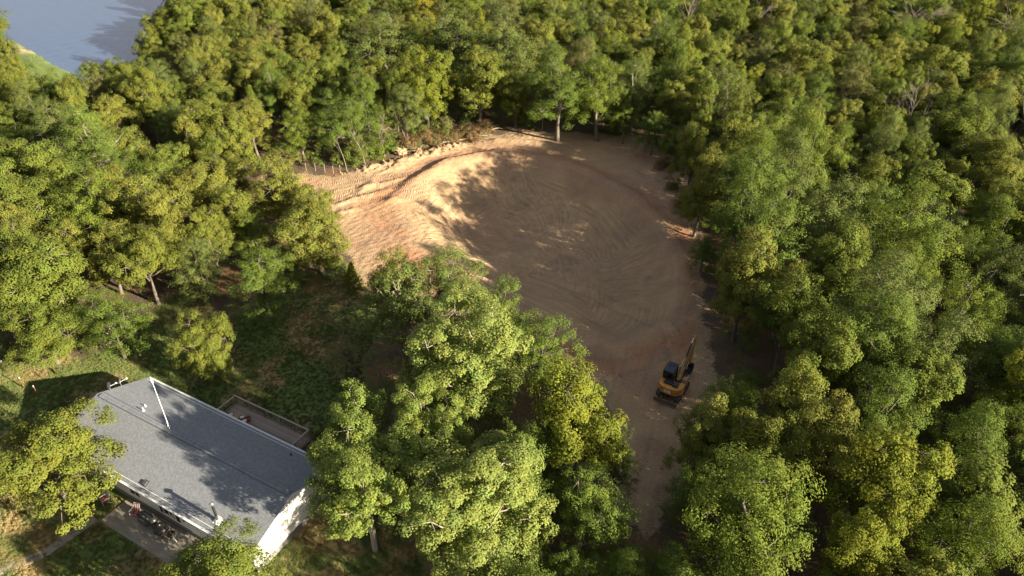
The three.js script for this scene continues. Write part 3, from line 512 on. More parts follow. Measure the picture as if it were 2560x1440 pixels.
// the wood: every tree is planted on its own; kinds and tones differ from place to place
{
  const r = rngOf(31337), cell = 3, grid = new Map(), all = own.map(([k, x, z, R]) => [x, z, R * 0.95]);
  const key = (x, z) => Math.floor(x / cell) + ',' + Math.floor(z / cell);
  const add = (q) => { const k = key(q[0], q[1]); (grid.get(k) ?? grid.set(k, []).get(k)).push(q); };
  all.forEach(add);
  const near = (x, z, R) => { for (let a = -4; a <= 4; a++) for (let b = -4; b <= 4; b++) for (const q of grid.get(key(x + a * cell, z + b * cell)) ?? []) if (Math.hypot(q[0] - x, q[1] - z) < (q[2] + R) * 0.68) return true; return false; };
  const P = rad(34.55), inView = (x, y, z, m) => { const yy = y - 45.26, fw = -Math.cos(P) * z - Math.sin(P) * yy, up = -Math.sin(P) * z + Math.cos(P) * yy; if (fw < 5) return false; const u = x / fw, v = up / fw; return Math.abs(u) < 0.721 + m / fw && Math.abs(v) < 0.4056 + m / fw; };
  const useful = (x, z) => inView(x, 6, z, 5) || [8, 16, 24, 30].some((t) => inView(x - 0.867 * t, 6 - t * 0.24, z - 0.4985 * t, 0) && z > -130 && 0.344 * t < 11);  // also keeps trees out of view whose shadows reach into the frame
  const open = [[-55.1, -98.7, 3.6], [-64.5, -90.0, 4], [46, -92, 3.5], [-49, -92, 2]];
  const seen = [[-162.6, -241.9], [-109.2, -241.9], [-101.2, -209.2], [-94.6, -187.3], [-87.6, -165.9], [-84.4, -153.7], [-92.6, -149.6], [-97.4, -152.3], [-93, -143.5], [-103.5, -147], [-116.6, -170.8], [-130.2, -187.3]];
  const hides = (x, z, R, T) => [[0, T], [R * 0.8, T * 0.75], [-R * 0.8, T * 0.75], [0, T * 0.5]].some(([a, h]) => { const k = 46.5 / (45.26 - h); return sdf(seen, (x + a) * k, z * k) > -0.6; });   // the lake and its bank lie open: no tall tree in front of them
  const spots = [];
  for (let k = 0; k < 60000; k++) {
    const z = -228 + r() * 240, x = -150 + r() * 300, R = 2.6 + 1.7 * r() + (r() < 0.12 ? 1.0 : 0);
    if (!useful(x, z)) continue;
    if (sdf(DIRT, x, z) > (x > 12 && z > -95 ? -R * 0.12 - 0.2 : -R * 0.5 - 0.3) || sdf(LAWN, x, z) > -R * 0.5 || sdf(LAKE, x, z) > -2.4) continue;
    if (x < 12 && z > -26) continue;
    if (Math.hypot(x - 16.6, z + 45) < 4.2 + R * 0.8) continue;
    if (x > -20 && x < 9 && z > -58 && z < -20) continue;
    if (sdf([[-118, -171], [-104, -158], [-96, -150], [-94, -146], [-103, -146], [-112, -156]], x, z) > -1.2) continue;
    if (z < -95 && x < -40 && hides(x, z, R, 10)) continue;
    if (open.some(([a, b, c]) => Math.hypot(x - a, z - b) < c + R * 0.5) || near(x, z, R)) continue;
    const q = [x, z, R]; add(q); spots.push(q);
  }
  const counts = {};
  for (const [x, z, R] of spots) {
    const zone = z < -165 ? 'far' : x < -70 && z < -120 ? 'lake' : x < -14 ? 'left' : x < 22 && z < -95 ? 'back' : z > -70 ? 'near' : 'right';
    const patch = n2(x * 0.03 + 50, z * 0.03) + 0.5 * n2(x * 0.09, z * 0.09 + 5), q = r(), green = { far: 0.25, lake: 0.12, left: 0.14, back: 0.5, near: 0.42, right: 0.32 }[zone] + 0.22 * patch;
    let kind = r() < 0.55 ? 'oak' : 'otheroak', tone = 'olive';
    if (q < green * 0.5) { kind = 'elm'; tone = r() < 0.55 ? 'green' : 'soft'; } else if (q < green) { kind = 'ash'; tone = r() < 0.7 ? 'green' : 'soft'; } else if (q > 0.95) { kind = 'elm'; tone = 'dull'; } else if (q > 0.86 && zone !== 'left') tone = 'gold';
    if (kind === 'oak' && (counts.oak ?? 0) >= 270) kind = 'otheroak';
    if (kind === 'otheroak' && (counts.otheroak ?? 0) >= 295) kind = 'further_oak';  // further oaks with the same crowns under another name
    if (r() < 0.014 && (x > 36 || z < -130) && x > -60) { kind = 'dead'; tone = 'dull'; }
    counts[kind] = (counts[kind] ?? 0) + 1;
    const shoreLow = sdf(LAKE, x, z) > -13 ? 0.7 : 1, T = ((zone === 'right' || zone === 'near') && sdf(DIRT, x, z) > -15 ? 1.12 : 1) * shoreLow * (kind === 'ash' ? 11.2 : 10) * (0.72 + 0.085 * R) * (0.80 + 0.38 * r()), size = R < 3.1 ? 'small' : R < 3.9 ? 'middling' : 'broad';
    const tall = T > 11.2 ? 'tall ' : T < 9.2 ? 'low ' : '', edge = sdf(DIRT, x, z) > -9;
    const place = zone === 'far' ? (x < -40 ? 'far back between lake and yellow tree' : x < 30 ? 'far back beyond the yellow tree' : 'far back beyond the large leafless tree')
      : zone === 'lake' ? 'by the lake shore' : zone === 'left' ? (z > -78 ? 'in the row behind the lawn oaks' : x < -48 ? 'near the red soil patches' : z < -122 ? 'deep in the wood between fence and lake' : x > -34 ? 'behind the wire fence elms' : 'around the tall juniper')
      : zone === 'back' ? (z > -120 ? 'right behind the pit and brush pile' : z < -142 ? 'beside the yellow tree' : 'behind the wide grey green elms')
      : zone === 'near' ? (edge ? 'at the wood edge along the excavator track' : x < 34 ? 'a few crowns in from the excavator' : 'deep in the wood across from the excavator')
      : (edge ? 'at the outer edge of the pit crest' : Math.hypot(x - 58, z + 100) < 17 ? 'around the small leafless tree' : z < -130 ? 'around the large leafless tree' : x < 45 ? 'just behind the pit edge ashes' : 'between the two leafless trees');
    if (kind === 'dead') { plant('dead', x, z, R, T * 1.05, tone, `${tall}${size} leafless grey tree ${place}`, `${tall}${size} leafless trees ${place}`, { bark: bark.bleached }); continue; }
    plant(kind, x, z, R, T, tone, `${tall}${size} ${toneWord[tone]} ${treeWord[kind]} ${place}`, `${tall}${size} ${toneWord[tone]} ${treeWord[kind]} trees ${place}`, edge && x > 14 && z > -100 && r() < 0.4 ? { set: 'thin' } : {});
  }
  console.log('trees', spots.length, JSON.stringify(counts));
  // low growth under the wood and round its edge
  const under = [], m = new THREE.Matrix4(), e = new THREE.Euler(), qn = new THREE.Quaternion();
  for (let k = 0; k < 14000 && under.length < 1500; k++) {
    const z = -200 + r() * 178, x = -110 + r() * 210; if (!inView(x, 1, z, 2)) continue;
    const dd = sdf(DIRT, x, z); if (dd > -1.2 || sdf(LAWN, x, z) > -0.6 || sdf(LAKE, x, z) > -2 || (x < 0 && z > -30)) continue;
    if (dd < -9 && r() < 0.55) continue;
    const s = 0.45 + 0.65 * r(); under.push(m.compose(V(x, groundY(x, z), z), qn.setFromEuler(e.set(0, r() * 6.28, 0)), V(s, s * (0.6 + 0.7 * r()), s)).clone());
  }
  const im = new THREE.InstancedMesh(kinds.shrub.shapes[0].crown, tones.green[0], under.length); under.forEach((q, k) => im.setMatrixAt(k, q));
  im.name = 'undergrowth'; im.castShadow = im.receiveShadow = true; im.userData = { kind: 'stuff', label: 'green undergrowth on the floor of the wood', category: 'undergrowth' }; scene.add(im);
}
// ---------------------------------------------------------------- house, deck, patio
const HOUSE = [-25.17, 0, -38.62], TURN = rad(-28.97);
const inHouse = (a, y, b) => V(a, y, b).applyAxisAngle(V(0, 1, 0), TURN).add(V(...HOUSE));
function paintTex(W, Hh, fn, srgb = true) { const d = new Uint8Array(W * Hh * 4); for (let j = 0; j < Hh; j++) for (let i = 0; i < W; i++) { const c = fn(i, j), o = (j * W + i) * 4; d[o] = srgb ? toS(c[0]) : Math.round(255 * clamp(c[0])); d[o + 1] = srgb ? toS(c[1]) : Math.round(255 * clamp(c[1])); d[o + 2] = srgb ? toS(c[2]) : Math.round(255 * clamp(c[2])); d[o + 3] = 255; } return tex(d, W, Hh, srgb); }
const flat = (r, g, b, rough = 0.7, extra = {}) => new THREE.MeshStandardMaterial({ color: new THREE.Color(r, g, b), roughness: rough, ...extra });
// asphalt shingles: 4.2 m of roof on a tile, 0.14 m courses of uneven tabs
const shingle = (() => {
  const W = 840, tone = new Map(), r = rngOf(21), grain = new Float32Array(W * W).map(() => r());
  const tab = (i, j) => { const course = Math.floor(j / 28), off = (course * 37) % 60, t = Math.floor(((i + off) % W) / 30); return [course, t, (i + off) % 30, j % 28]; };
  const of = (c, t) => { const k = c * 100 + t; if (!tone.has(k)) tone.set(k, r()); return tone.get(k); };
  const col = paintTex(W, W, (i, j) => { const [c, t, u, v] = tab(i, j), e = v < 3 || (u < 2 && v < 18) ? 0.72 : 1, g = (0.86 + 0.28 * of(c, t)) * (0.78 + 0.44 * grain[j * W + i]) * e; return [0.198 * g, 0.212 * g, 0.235 * g]; });
  const bump = paintTex(W, W, (i, j) => { const [c, t, u, v] = tab(i, j), g = v < 3 ? 0.1 : 0.35 + 0.3 * (1 - v / 28) + 0.25 * of(c, t) + 0.12 * grain[j * W + i]; return [g, g, g]; }, false);
  return new THREE.MeshStandardMaterial({ map: col, bumpMap: bump, bumpScale: 0.012, roughness: 0.95, name: 'grey shingle' });
})();
const siding = (() => { const bump = paintTex(8, 256, (i, j) => { const v = (j % 32) / 32; return [v, v, v]; }, false), r = rngOf(8); const c = paintTex(256, 256, (i, j) => { const g = 0.80 + 0.03 * n2(i * 0.03, j * 0.03) + 0.02 * (r() - 0.5) - 0.06 * Math.max(0, n2b(i * 0.15, j * 0.02)); return [g, g * 0.99, g * 0.965]; }); return new THREE.MeshStandardMaterial({ map: c, bumpMap: bump, bumpScale: 0.012, roughness: 0.55, name: 'white lap siding' }); })();
const trimWhite = flat(0.82, 0.82, 0.81, 0.45, { name: 'white trim' }), skirtMat = flat(0.20, 0.19, 0.18, 0.9, { name: 'grey skirting' }), glassMat = flat(0.02, 0.022, 0.026, 0.06, { name: 'dark window glass' }), shutterMat = flat(0.022, 0.024, 0.034, 0.6, { name: 'dark shutter' }), darkVent = flat(0.06, 0.06, 0.065, 0.8, { name: 'dark vent' }), galv = flat(0.62, 0.64, 0.66, 0.3, { metalness: 0.9, name: 'galvanised steel' });
function boxUV(w, h, d, su, sv) { const g = new THREE.BoxGeometry(w, h, d), p = g.attributes.position, n = g.attributes.normal, uv = g.attributes.uv; for (let k = 0; k < p.count; k++) { const ax = Math.abs(n.getX(k)), ay = Math.abs(n.getY(k)); if (ay > 0.5) uv.setXY(k, p.getX(k) / su, p.getZ(k) / sv); else if (ax > 0.5) uv.setXY(k, p.getZ(k) / su, p.getY(k) / sv); else uv.setXY(k, p.getX(k) / su, p.getY(k) / sv); } return g; }
{
  const h = thing('house', 'white single-storey house with grey shingle gable roof beside the wooden deck', 'house', HOUSE, TURN);
  const W = 4.12, L = 10.5, EY = 2.75, RY = 4.396, SL = Math.hypot(4.4, RY - EY), an = Math.atan2(RY - EY, 4.4);
  const roofs = [1, -1].map((s) => { const g = boxUV(21.58, 0.1, SL, 4.2, 4.2); const m = part('roof_slope', g, shingle, h); m.position.set(0, (EY + RY) / 2 - 0.05, s * 2.2); m.rotation.x = s * an; if (s < 0) m.rotation.y = 0; return m; });
  for (const [x0, x1] of [[-10.35, -9.42], [-9.34, 10.55]]) for (const s of [1, -1]) { const m = part('ridge_vent', boxUV(x1 - x0, 0.05, 0.2, 4.2, 4.2), shingle, h); m.position.set((x0 + x1) / 2, RY + 0.03, s * 0.1); m.rotation.x = s * an; const g = part('vent_slot', bx(x1 - x0 - 0.02, 0.055, 0.035), darkVent, m); g.position.set(0, -0.035, s * 0.106); }
  const wallLong = (s) => { const g = boxUV(2 * L, EY + 0.12 - 0.62, 0.12, 1.6, 1.6); g.translate(0, (EY + 0.12 + 0.62) / 2, s * (W - 0.06)); return part('wall', g, siding, h); };
  wallLong(1); wallLong(-1);
  for (const s of [1, -1]) {
    const sh = new THREE.Shape([new THREE.Vector2(-W + 0.12, 0.62), new THREE.Vector2(W - 0.12, 0.62), new THREE.Vector2(W - 0.12, EY - 0.02), new THREE.Vector2(0, RY - 0.14), new THREE.Vector2(-W + 0.12, EY - 0.02)]);
    const g = new THREE.ExtrudeGeometry(sh, { depth: 0.12, bevelEnabled: false }); const uv = g.attributes.uv; for (let k = 0; k < uv.count; k++) uv.setXY(k, uv.getX(k) / 1.6, uv.getY(k) / 1.6);
    g.translate(0, 0, -0.06); g.rotateY(Math.PI / 2); g.translate(s * (L - 0.06), 0, 0); part('gable_wall', g, siding, h);
    for (const q of [1, -1]) { const m = part('rake_board', bx(0.035, 0.13, SL + 0.02), trimWhite, h); m.position.set(s * 10.80, (EY + RY) / 2 - 0.085, q * 2.2); m.rotation.x = q * an; }
    part('skirting', bx(0.1, 0.72, 2 * W - 0.16, s * (L - 0.09), 0.25, 0), skirtMat, h);
    part('skirting', bx(2 * L, 0.72, 0.1, 0, 0.25, s * (W - 0.09)), skirtMat, h);
    part('gutter', [bx(21.5, 0.025, 0.12, 0, EY - 0.135, s * 4.47), bx(21.5, 0.13, 0.02, 0, EY - 0.07, s * 4.535), bx(21.5, 0.15, 0.02, 0, EY - 0.07, s * 4.408)], trimWhite, h);
    part('soffit', bx(21.3, 0.02, 0.28, 0, EY - 0.155, s * 4.262), trimWhite, h);
  }
  const blind = flat(0.62, 0.58, 0.5, 0.5, { name: 'closed blind' });
  const win = (x, y, w, hh, side, shut, cols = 2) => {
    const s = side === 'front' ? 1 : -1, fr = part('window', [bx(w, 0.07, 0.06, 0, hh / 2, 0), bx(w, 0.07, 0.06, 0, -hh / 2, 0), bx(0.07, hh - 0.07, 0.06, -w / 2 + 0.035, 0, 0), bx(0.07, hh - 0.07, 0.06, w / 2 - 0.035, 0, 0), bx(0.045, hh - 0.07, 0.05, 0, 0, 0)], trimWhite, h);
    for (let k = 0; k < cols; k++) part('pane', bx(w / cols - 0.09, hh - 0.1, 0.02, (k - (cols - 1) / 2) * (w / cols - 0.03), 0, 0), side === 'right' ? blind : glassMat, fr);
    if (shut) for (const q of [-1, 1]) { const g = [bx(0.36, hh + 0.1, 0.03, q * (w / 2 + 0.21), 0, 0)]; for (let k = 0; k < 9; k++) g.push(bx(0.28, 0.06, 0.03, q * (w / 2 + 0.21), -hh / 2 + 0.1 + k * (hh - 0.1) / 8.4, 0.018)); part('shutter', g, shutterMat, fr); }
    if (side === 'front' || side === 'back') { fr.position.set(x, y, s * (W + 0.02)); fr.rotation.y = s > 0 ? 0 : Math.PI; } else { fr.position.set((side === 'right' ? 1 : -1) * (L + 0.02), y, x); fr.rotation.y = side === 'right' ? Math.PI / 2 : -Math.PI / 2; }
  };
  win(-2.0, 1.55, 1.25, 0.95, 'front', false); win(1.85, 1.55, 1.35, 1.1, 'front', true); win(-6.6, 1.55, 1.3, 1.05, 'front', true); win(7.6, 1.55, 1.3, 1.05, 'front', true);
  win(-5.6, 1.6, 1.2, 1.0, 'back', false); win(7.6, 1.6, 1.2, 1.0, 'back', false); win(1.75, 1.45, 0.8, 0.95, 'right', false, 1); win(-1.6, 1.5, 1.0, 1.0, 'left', false);
  for (const [x, s] of [[4.55, 1], [0.6, -1]]) { const d = part('door', bx(0.95, 1.98, 0.06, x, 1.62, s * (W + 0.02)), trimWhite, h); part('door_glass', bx(0.55, 0.8, 0.02, x, 2.05, s * (W + 0.055)), glassMat, d); part('handle', cyl(0.03, 0.03, 0.06, x + 0.36, 1.5, s * (W + 0.07), 8), galv, d); }
  { const l = part('wall_lamp', [bx(0.11, 0.2, 0.12, 3.62, 1.72, W + 0.08, 0.02), bx(0.14, 0.04, 0.16, 3.62, 1.84, W + 0.09, 0.01)], darkVent, h); void l; }
  // flue, vents, mast and dishes bolted to the roof
  const fy = (b) => RY - Math.abs(b) * 0.374;
  const flue = part('flue_pipe', cyl(0.1, 0.1, 1.72, 6.89, fy(3.58) + 0.05, 3.58, 18), flat(0.22, 0.2, 0.19, 0.35, { metalness: 0.85, name: 'sooty steel' }), h);
  part('flue_cap', [cyl(0.2, 0.06, 0.12, 6.89, fy(3.58) + 1.86, 3.58, 18), cyl(0.2, 0.2, 0.025, 6.89, fy(3.58) + 1.835, 3.58, 18), cyl(0.12, 0.12, 0.07, 6.89, fy(3.58) + 1.76, 3.58, 18)], galv, flue);
  part('flashing', [cyl(0.24, 0.13, 0.22, 6.89, fy(3.58) - 0.04, 3.58, 18), bx(0.6, 0.03, 0.6, 0, 0, 0).rotateX(an).translate(6.89, fy(3.58) + 0.015, 3.58)], trimWhite, flue);
  const vent = (a, b) => { const m = part('roof_vent', [bx(0.36, 0.14, 0.36, 0, 0.09, 0, 0.03), bx(0.5, 0.02, 0.5, 0, 0.012, 0)], darkVent, h); m.position.set(a, fy(b), b); m.rotation.x = Math.sign(b) * an; };
  vent(-0.56, 3.79); vent(-8.2, 2.6);
  for (const [a, b, rr, hh, mt] of [[7.12, -3.51, 0.05, 0.28, darkVent], [-5.93, -0.62, 0.055, 0.34, trimWhite], [-6.43, -1.14, 0.045, 0.26, trimWhite]]) { const m = part('vent_pipe', cyl(rr, rr, hh, a, fy(b) - 0.03, b, 10), mt, h); part('pipe_collar', cyl(rr * 2.2, rr * 1.1, 0.07, a, fy(b) - 0.01, b, 10), mt, m); }
  const mast = part('antenna_mast', tubeGeo([[-2.44, RY - 0.02, -0.31], [-2.43, RY + 2.4, -0.32], [-2.42, RY + 4.75, -0.33]], [0.026, 0.023, 0.02], 8), trimWhite, h);
  part('antenna_head', cyl(0.07, 0.07, 0.36, -2.42, RY + 4.6, -0.33, 12), trimWhite, mast); part('mast_bracket', [bx(0.22, 0.03, 0.22, -2.44, RY - 0.06, -0.31), tubeGeo([[-2.44, RY + 0.5, -0.31], [-2.75, RY - 0.03, -0.1]], 0.014, 5), tubeGeo([[-2.44, RY + 0.5, -0.31], [-2.13, RY - 0.03, -0.1]], 0.014, 5)], galv, mast);
  for (const [a, b, t] of [[-10.52, -0.95, 0.5], [-10.72, -1.98, 0.2]]) {
    const y = fy(b), d = part('satellite_dish', tubeGeo([[a, y, b], [a - 0.02, y + 0.3, b], [a - 0.05, y + 0.42, b - 0.06]], 0.026, 7), galv, h);
    const dish = part('reflector', (() => { const g = lathe([[0, 0.03], [0.1, 0.036], [0.2, 0.055], [0.29, 0.085], [0.29, 0.072], [0.2, 0.04], [0.1, 0.02], [0, 0.014]], 22); g.rotateX(-1.1); g.rotateY(2.4 + t); g.translate(a - 0.08, y + 0.5, b - 0.1); return g; })(), flat(0.45, 0.46, 0.48, 0.5, { name: 'dish grey' }), d);
    part('feed_arm', [tubeGeo([[a - 0.06, y + 0.42, b - 0.08], [a + 0.3, y + 0.62, b - 0.42]], 0.018, 6), bx(0.13, 0.11, 0.14, a + 0.34, y + 0.66, b - 0.46, 0.03)], trimWhite, d); void dish;
  }
  void roofs;
}
// deck behind the house: every board, post and baluster its own piece
const grey = (() => { const mk = (k, s) => { const r = rngOf(s); const t = paintTex(256, 64, (i, j) => { const g = k * (0.82 + 0.22 * n2(i * 0.012 + s, j * 0.35) + 0.12 * n2b(i * 0.05, j * 0.9 + s) + 0.12 * (r() - 0.5)); return [g * 1.22, g * 1.0, g * 0.82]; }); return new THREE.MeshStandardMaterial({ map: t, roughness: 0.92, name: 'weathered deck board' }); }; return [mk(0.22, 1), mk(0.29, 2), mk(0.17, 3), mk(0.35, 4)]; })();
{
  const d = thing('wooden_deck', 'weathered grey wooden deck with baluster railing against the back of the house', 'deck', inHouse(0.95, 0, -5.66).toArray(), TURN), r = rngOf(60);
  const X = 4.35, Zf = -1.52, Zn = 1.52, FY = 0.6;      // half length; far and house-side edge; floor height
  const board = bx(2 * X, 0.035, 0.142), bal = bx(0.032, 0.78, 0.032), post = bx(0.09, 1.02, 0.09), leg = bx(0.11, 0.66, 0.11);
  for (let k = 0; k < 20; k++) { const m = part('deck_board', board, grey[Math.floor(r() * 4)], d); m.position.set(gauss(r) * 0.012, FY - 0.0175 + gauss(r) * 0.0025, Zf + 0.075 + k * 0.1525); }
  for (const [w, x, z, along] of [[2 * X, 0, Zf - 0.03, 1], [3.0, -X - 0.025, 0, 0], [3.0, X + 0.025, 0, 0]]) { const m = part('rim_joist', along ? bx(w, 0.19, 0.038) : bx(0.038, 0.19, w), grey[0], d); m.position.set(x, FY - 0.13, z); }
  for (let k = 0; k < 6; k++) { const m = part('post', post, grey[k % 4], d); m.position.set(-X + 0.05 + k * (2 * X - 0.1) / 5, FY + 0.49, Zf + 0.0); const g = part('leg', leg, grey[0], d); g.position.set(-X + 0.1 + k * (2 * X - 0.2) / 5, 0.25, Zf + 0.12); }
  for (const s of [-1, 1]) for (const z of [0, 1.4]) { const m = part('post', post, grey[1], d); m.position.set(s * (X - 0.05), FY + 0.49, z); const g = part('leg', leg, grey[0], d); g.position.set(s * (X - 0.12), 0.25, z); }
  const rail = (w, x, y, z, along, hgt = 0.04, dp = 0.13) => { const m = part('rail', along ? bx(w, hgt, dp, 0, 0, 0, 0.008) : bx(dp, hgt, w, 0, 0, 0, 0.008), grey[3], d); m.position.set(x, y, z); };
  rail(2 * X + 0.06, 0, FY + 1.02, Zf, 1); rail(2 * X - 0.1, 0, FY + 0.14, Zf - 0.045, 1, 0.06, 0.035); rail(2 * X - 0.1, 0, FY + 0.92, Zf - 0.045, 1, 0.08, 0.035);
  for (const s of [-1, 1]) { rail(2.94, s * (X - 0.05), FY + 1.022, 0.06, 0); rail(2.9, s * (X - 0.005), FY + 0.14, 0.06, 0, 0.08, 0.035); rail(2.9, s * (X - 0.005), FY + 0.92, 0.06, 0, 0.08, 0.035); }
  for (let k = 0; k < 46; k++) { const x = -X + 0.14 + k * (2 * X - 0.28) / 45; const m = part('baluster', bal, grey[k % 4], d); m.position.set(x, FY + 0.53, Zf - 0.079); }
  for (const s of [-1, 1]) for (let k = 0; k < 15; k++) { const m = part('baluster', bal, grey[k % 4], d); m.position.set(s * (X + 0.029), FY + 0.53, Zf + 0.16 + k * 0.19); }
}
{ // pots and small stands on the deck
  const at = (a, b) => inHouse(a, 0.602, b).toArray(), clay = flat(0.36, 0.16, 0.09, 0.85), tan = flat(0.42, 0.31, 0.19, 0.85), cream = flat(0.66, 0.6, 0.5, 0.7), soilM = flat(0.05, 0.035, 0.025, 1), greyM = flat(0.16, 0.15, 0.145, 0.8), frost = flat(0.55, 0.56, 0.54, 0.3);
  const pot = (a, b, R, Hh, m, label, name = 'flower_pot', inside = soilM) => { const t = thing(name, label, 'pot', at(a, b), 0); part('body', lathe([[0, 0], [R * 0.7, 0], [R * 0.95, Hh * 0.85], [R * 1.06, Hh * 0.86], [R * 1.06, Hh], [R * 0.9, Hh], [R * 0.88, Hh * 0.8], [0, Hh * 0.8]], 22), m, t); part('soil', cyl(R * 0.86, R * 0.86, 0.02, 0, Hh * 0.8, 0, 18), inside, t); };
  pot(-2.56, -5.8, 0.17, 0.3, cream, 'small pale flower pot nearest the house door on the deck', 'flower_pot', cream);
  pot(-1.95, -5.9, 0.28, 0.32, tan, 'wide tan flower pot on the deck', 'flower_pot', flat(0.38, 0.25, 0.11, 0.9));
  pot(-1.42, -6.0, 0.24, 0.4, greyM, 'grey pot with a round cream lid on the deck', 'lidded_pot', cream);
  pot(-0.93, -6.2, 0.26, 0.38, clay, 'red brown clay pot on the deck', 'flower_pot', flat(0.10, 0.04, 0.025, 0.9));
  pot(-1.5, -5.45, 0.26, 0.25, greyM, 'low dark grey pot beside the eave on the deck');
  const stand = (a, b, R, Hh, label) => { const t = thing('plant_stand', label, 'stand', at(a, b), 0); part('top', lathe([[0, Hh - 0.015], [R, Hh - 0.015], [R, Hh + 0.01], [0, Hh + 0.01]], 24), frost, t); for (let k = 0; k < 3; k++) { const q = k * 2.09; part('leg', tubeGeo([[Math.cos(q) * R * 1.05, 0, Math.sin(q) * R * 1.05], [Math.cos(q) * R * 0.6, Hh * 0.5, Math.sin(q) * R * 0.6], [Math.cos(q) * R * 0.85, Hh - 0.02, Math.sin(q) * R * 0.85]], 0.012, 6), galv, t); } };
  stand(-0.82, -5.7, 0.2, 0.42, 'wire plant stand beside the clay pot on the deck'); stand(-0.45, -5.3, 0.25, 0.5, 'round topped wire stand beside the gutter on the deck');
}
{ // patio slab and path
  const con = (k, s) => { const r = rngOf(s); return new THREE.MeshStandardMaterial({ map: paintTex(256, 256, (i, j) => { const g = k * (1 + 0.14 * n2(i * 0.02 + s, j * 0.02) + 0.1 * n2b(i * 0.09, j * 0.09 + s) + 0.12 * (r() - 0.5)); return [g * 1.12, g * 0.97, g * 0.79]; }), roughness: 0.95, name: 'stained concrete' }); };
  const p = structure('patio', bx(9.4, 0.12, 2.5, 0, 0, 0, 0.015), con(0.24, 4)); p.position.copy(inHouse(1.35, 0.0, 5.4)); p.rotation.y = TURN;
  const path = new THREE.Group(); path.name = 'concrete_path'; path.userData.kind = 'structure'; scene.add(path);
  const m = con(0.27, 6), pts = [[-38.6, -29.3], [-37.55, -29.75], [-36.4, -30.3], [-35.2, -30.9], [-34.05, -31.55], [-33.3, -32.6], [-32.55, -33.65], [-31.8, -34.7]];
  for (let k = 0; k < pts.length - 1; k++) { const [x0, z0] = pts[k], [x1, z1] = pts[k + 1], q = part('slab', bx(Math.hypot(x1 - x0, z1 - z0) - 0.03, 0.1, 0.78, 0, 0, 0, 0.012), m, path); q.position.set((x0 + x1) / 2, 0.012 + 0.002 * (k % 2), (z0 + z1) / 2); q.rotation.y = Math.atan2(-(z1 - z0), x1 - x0); }
}
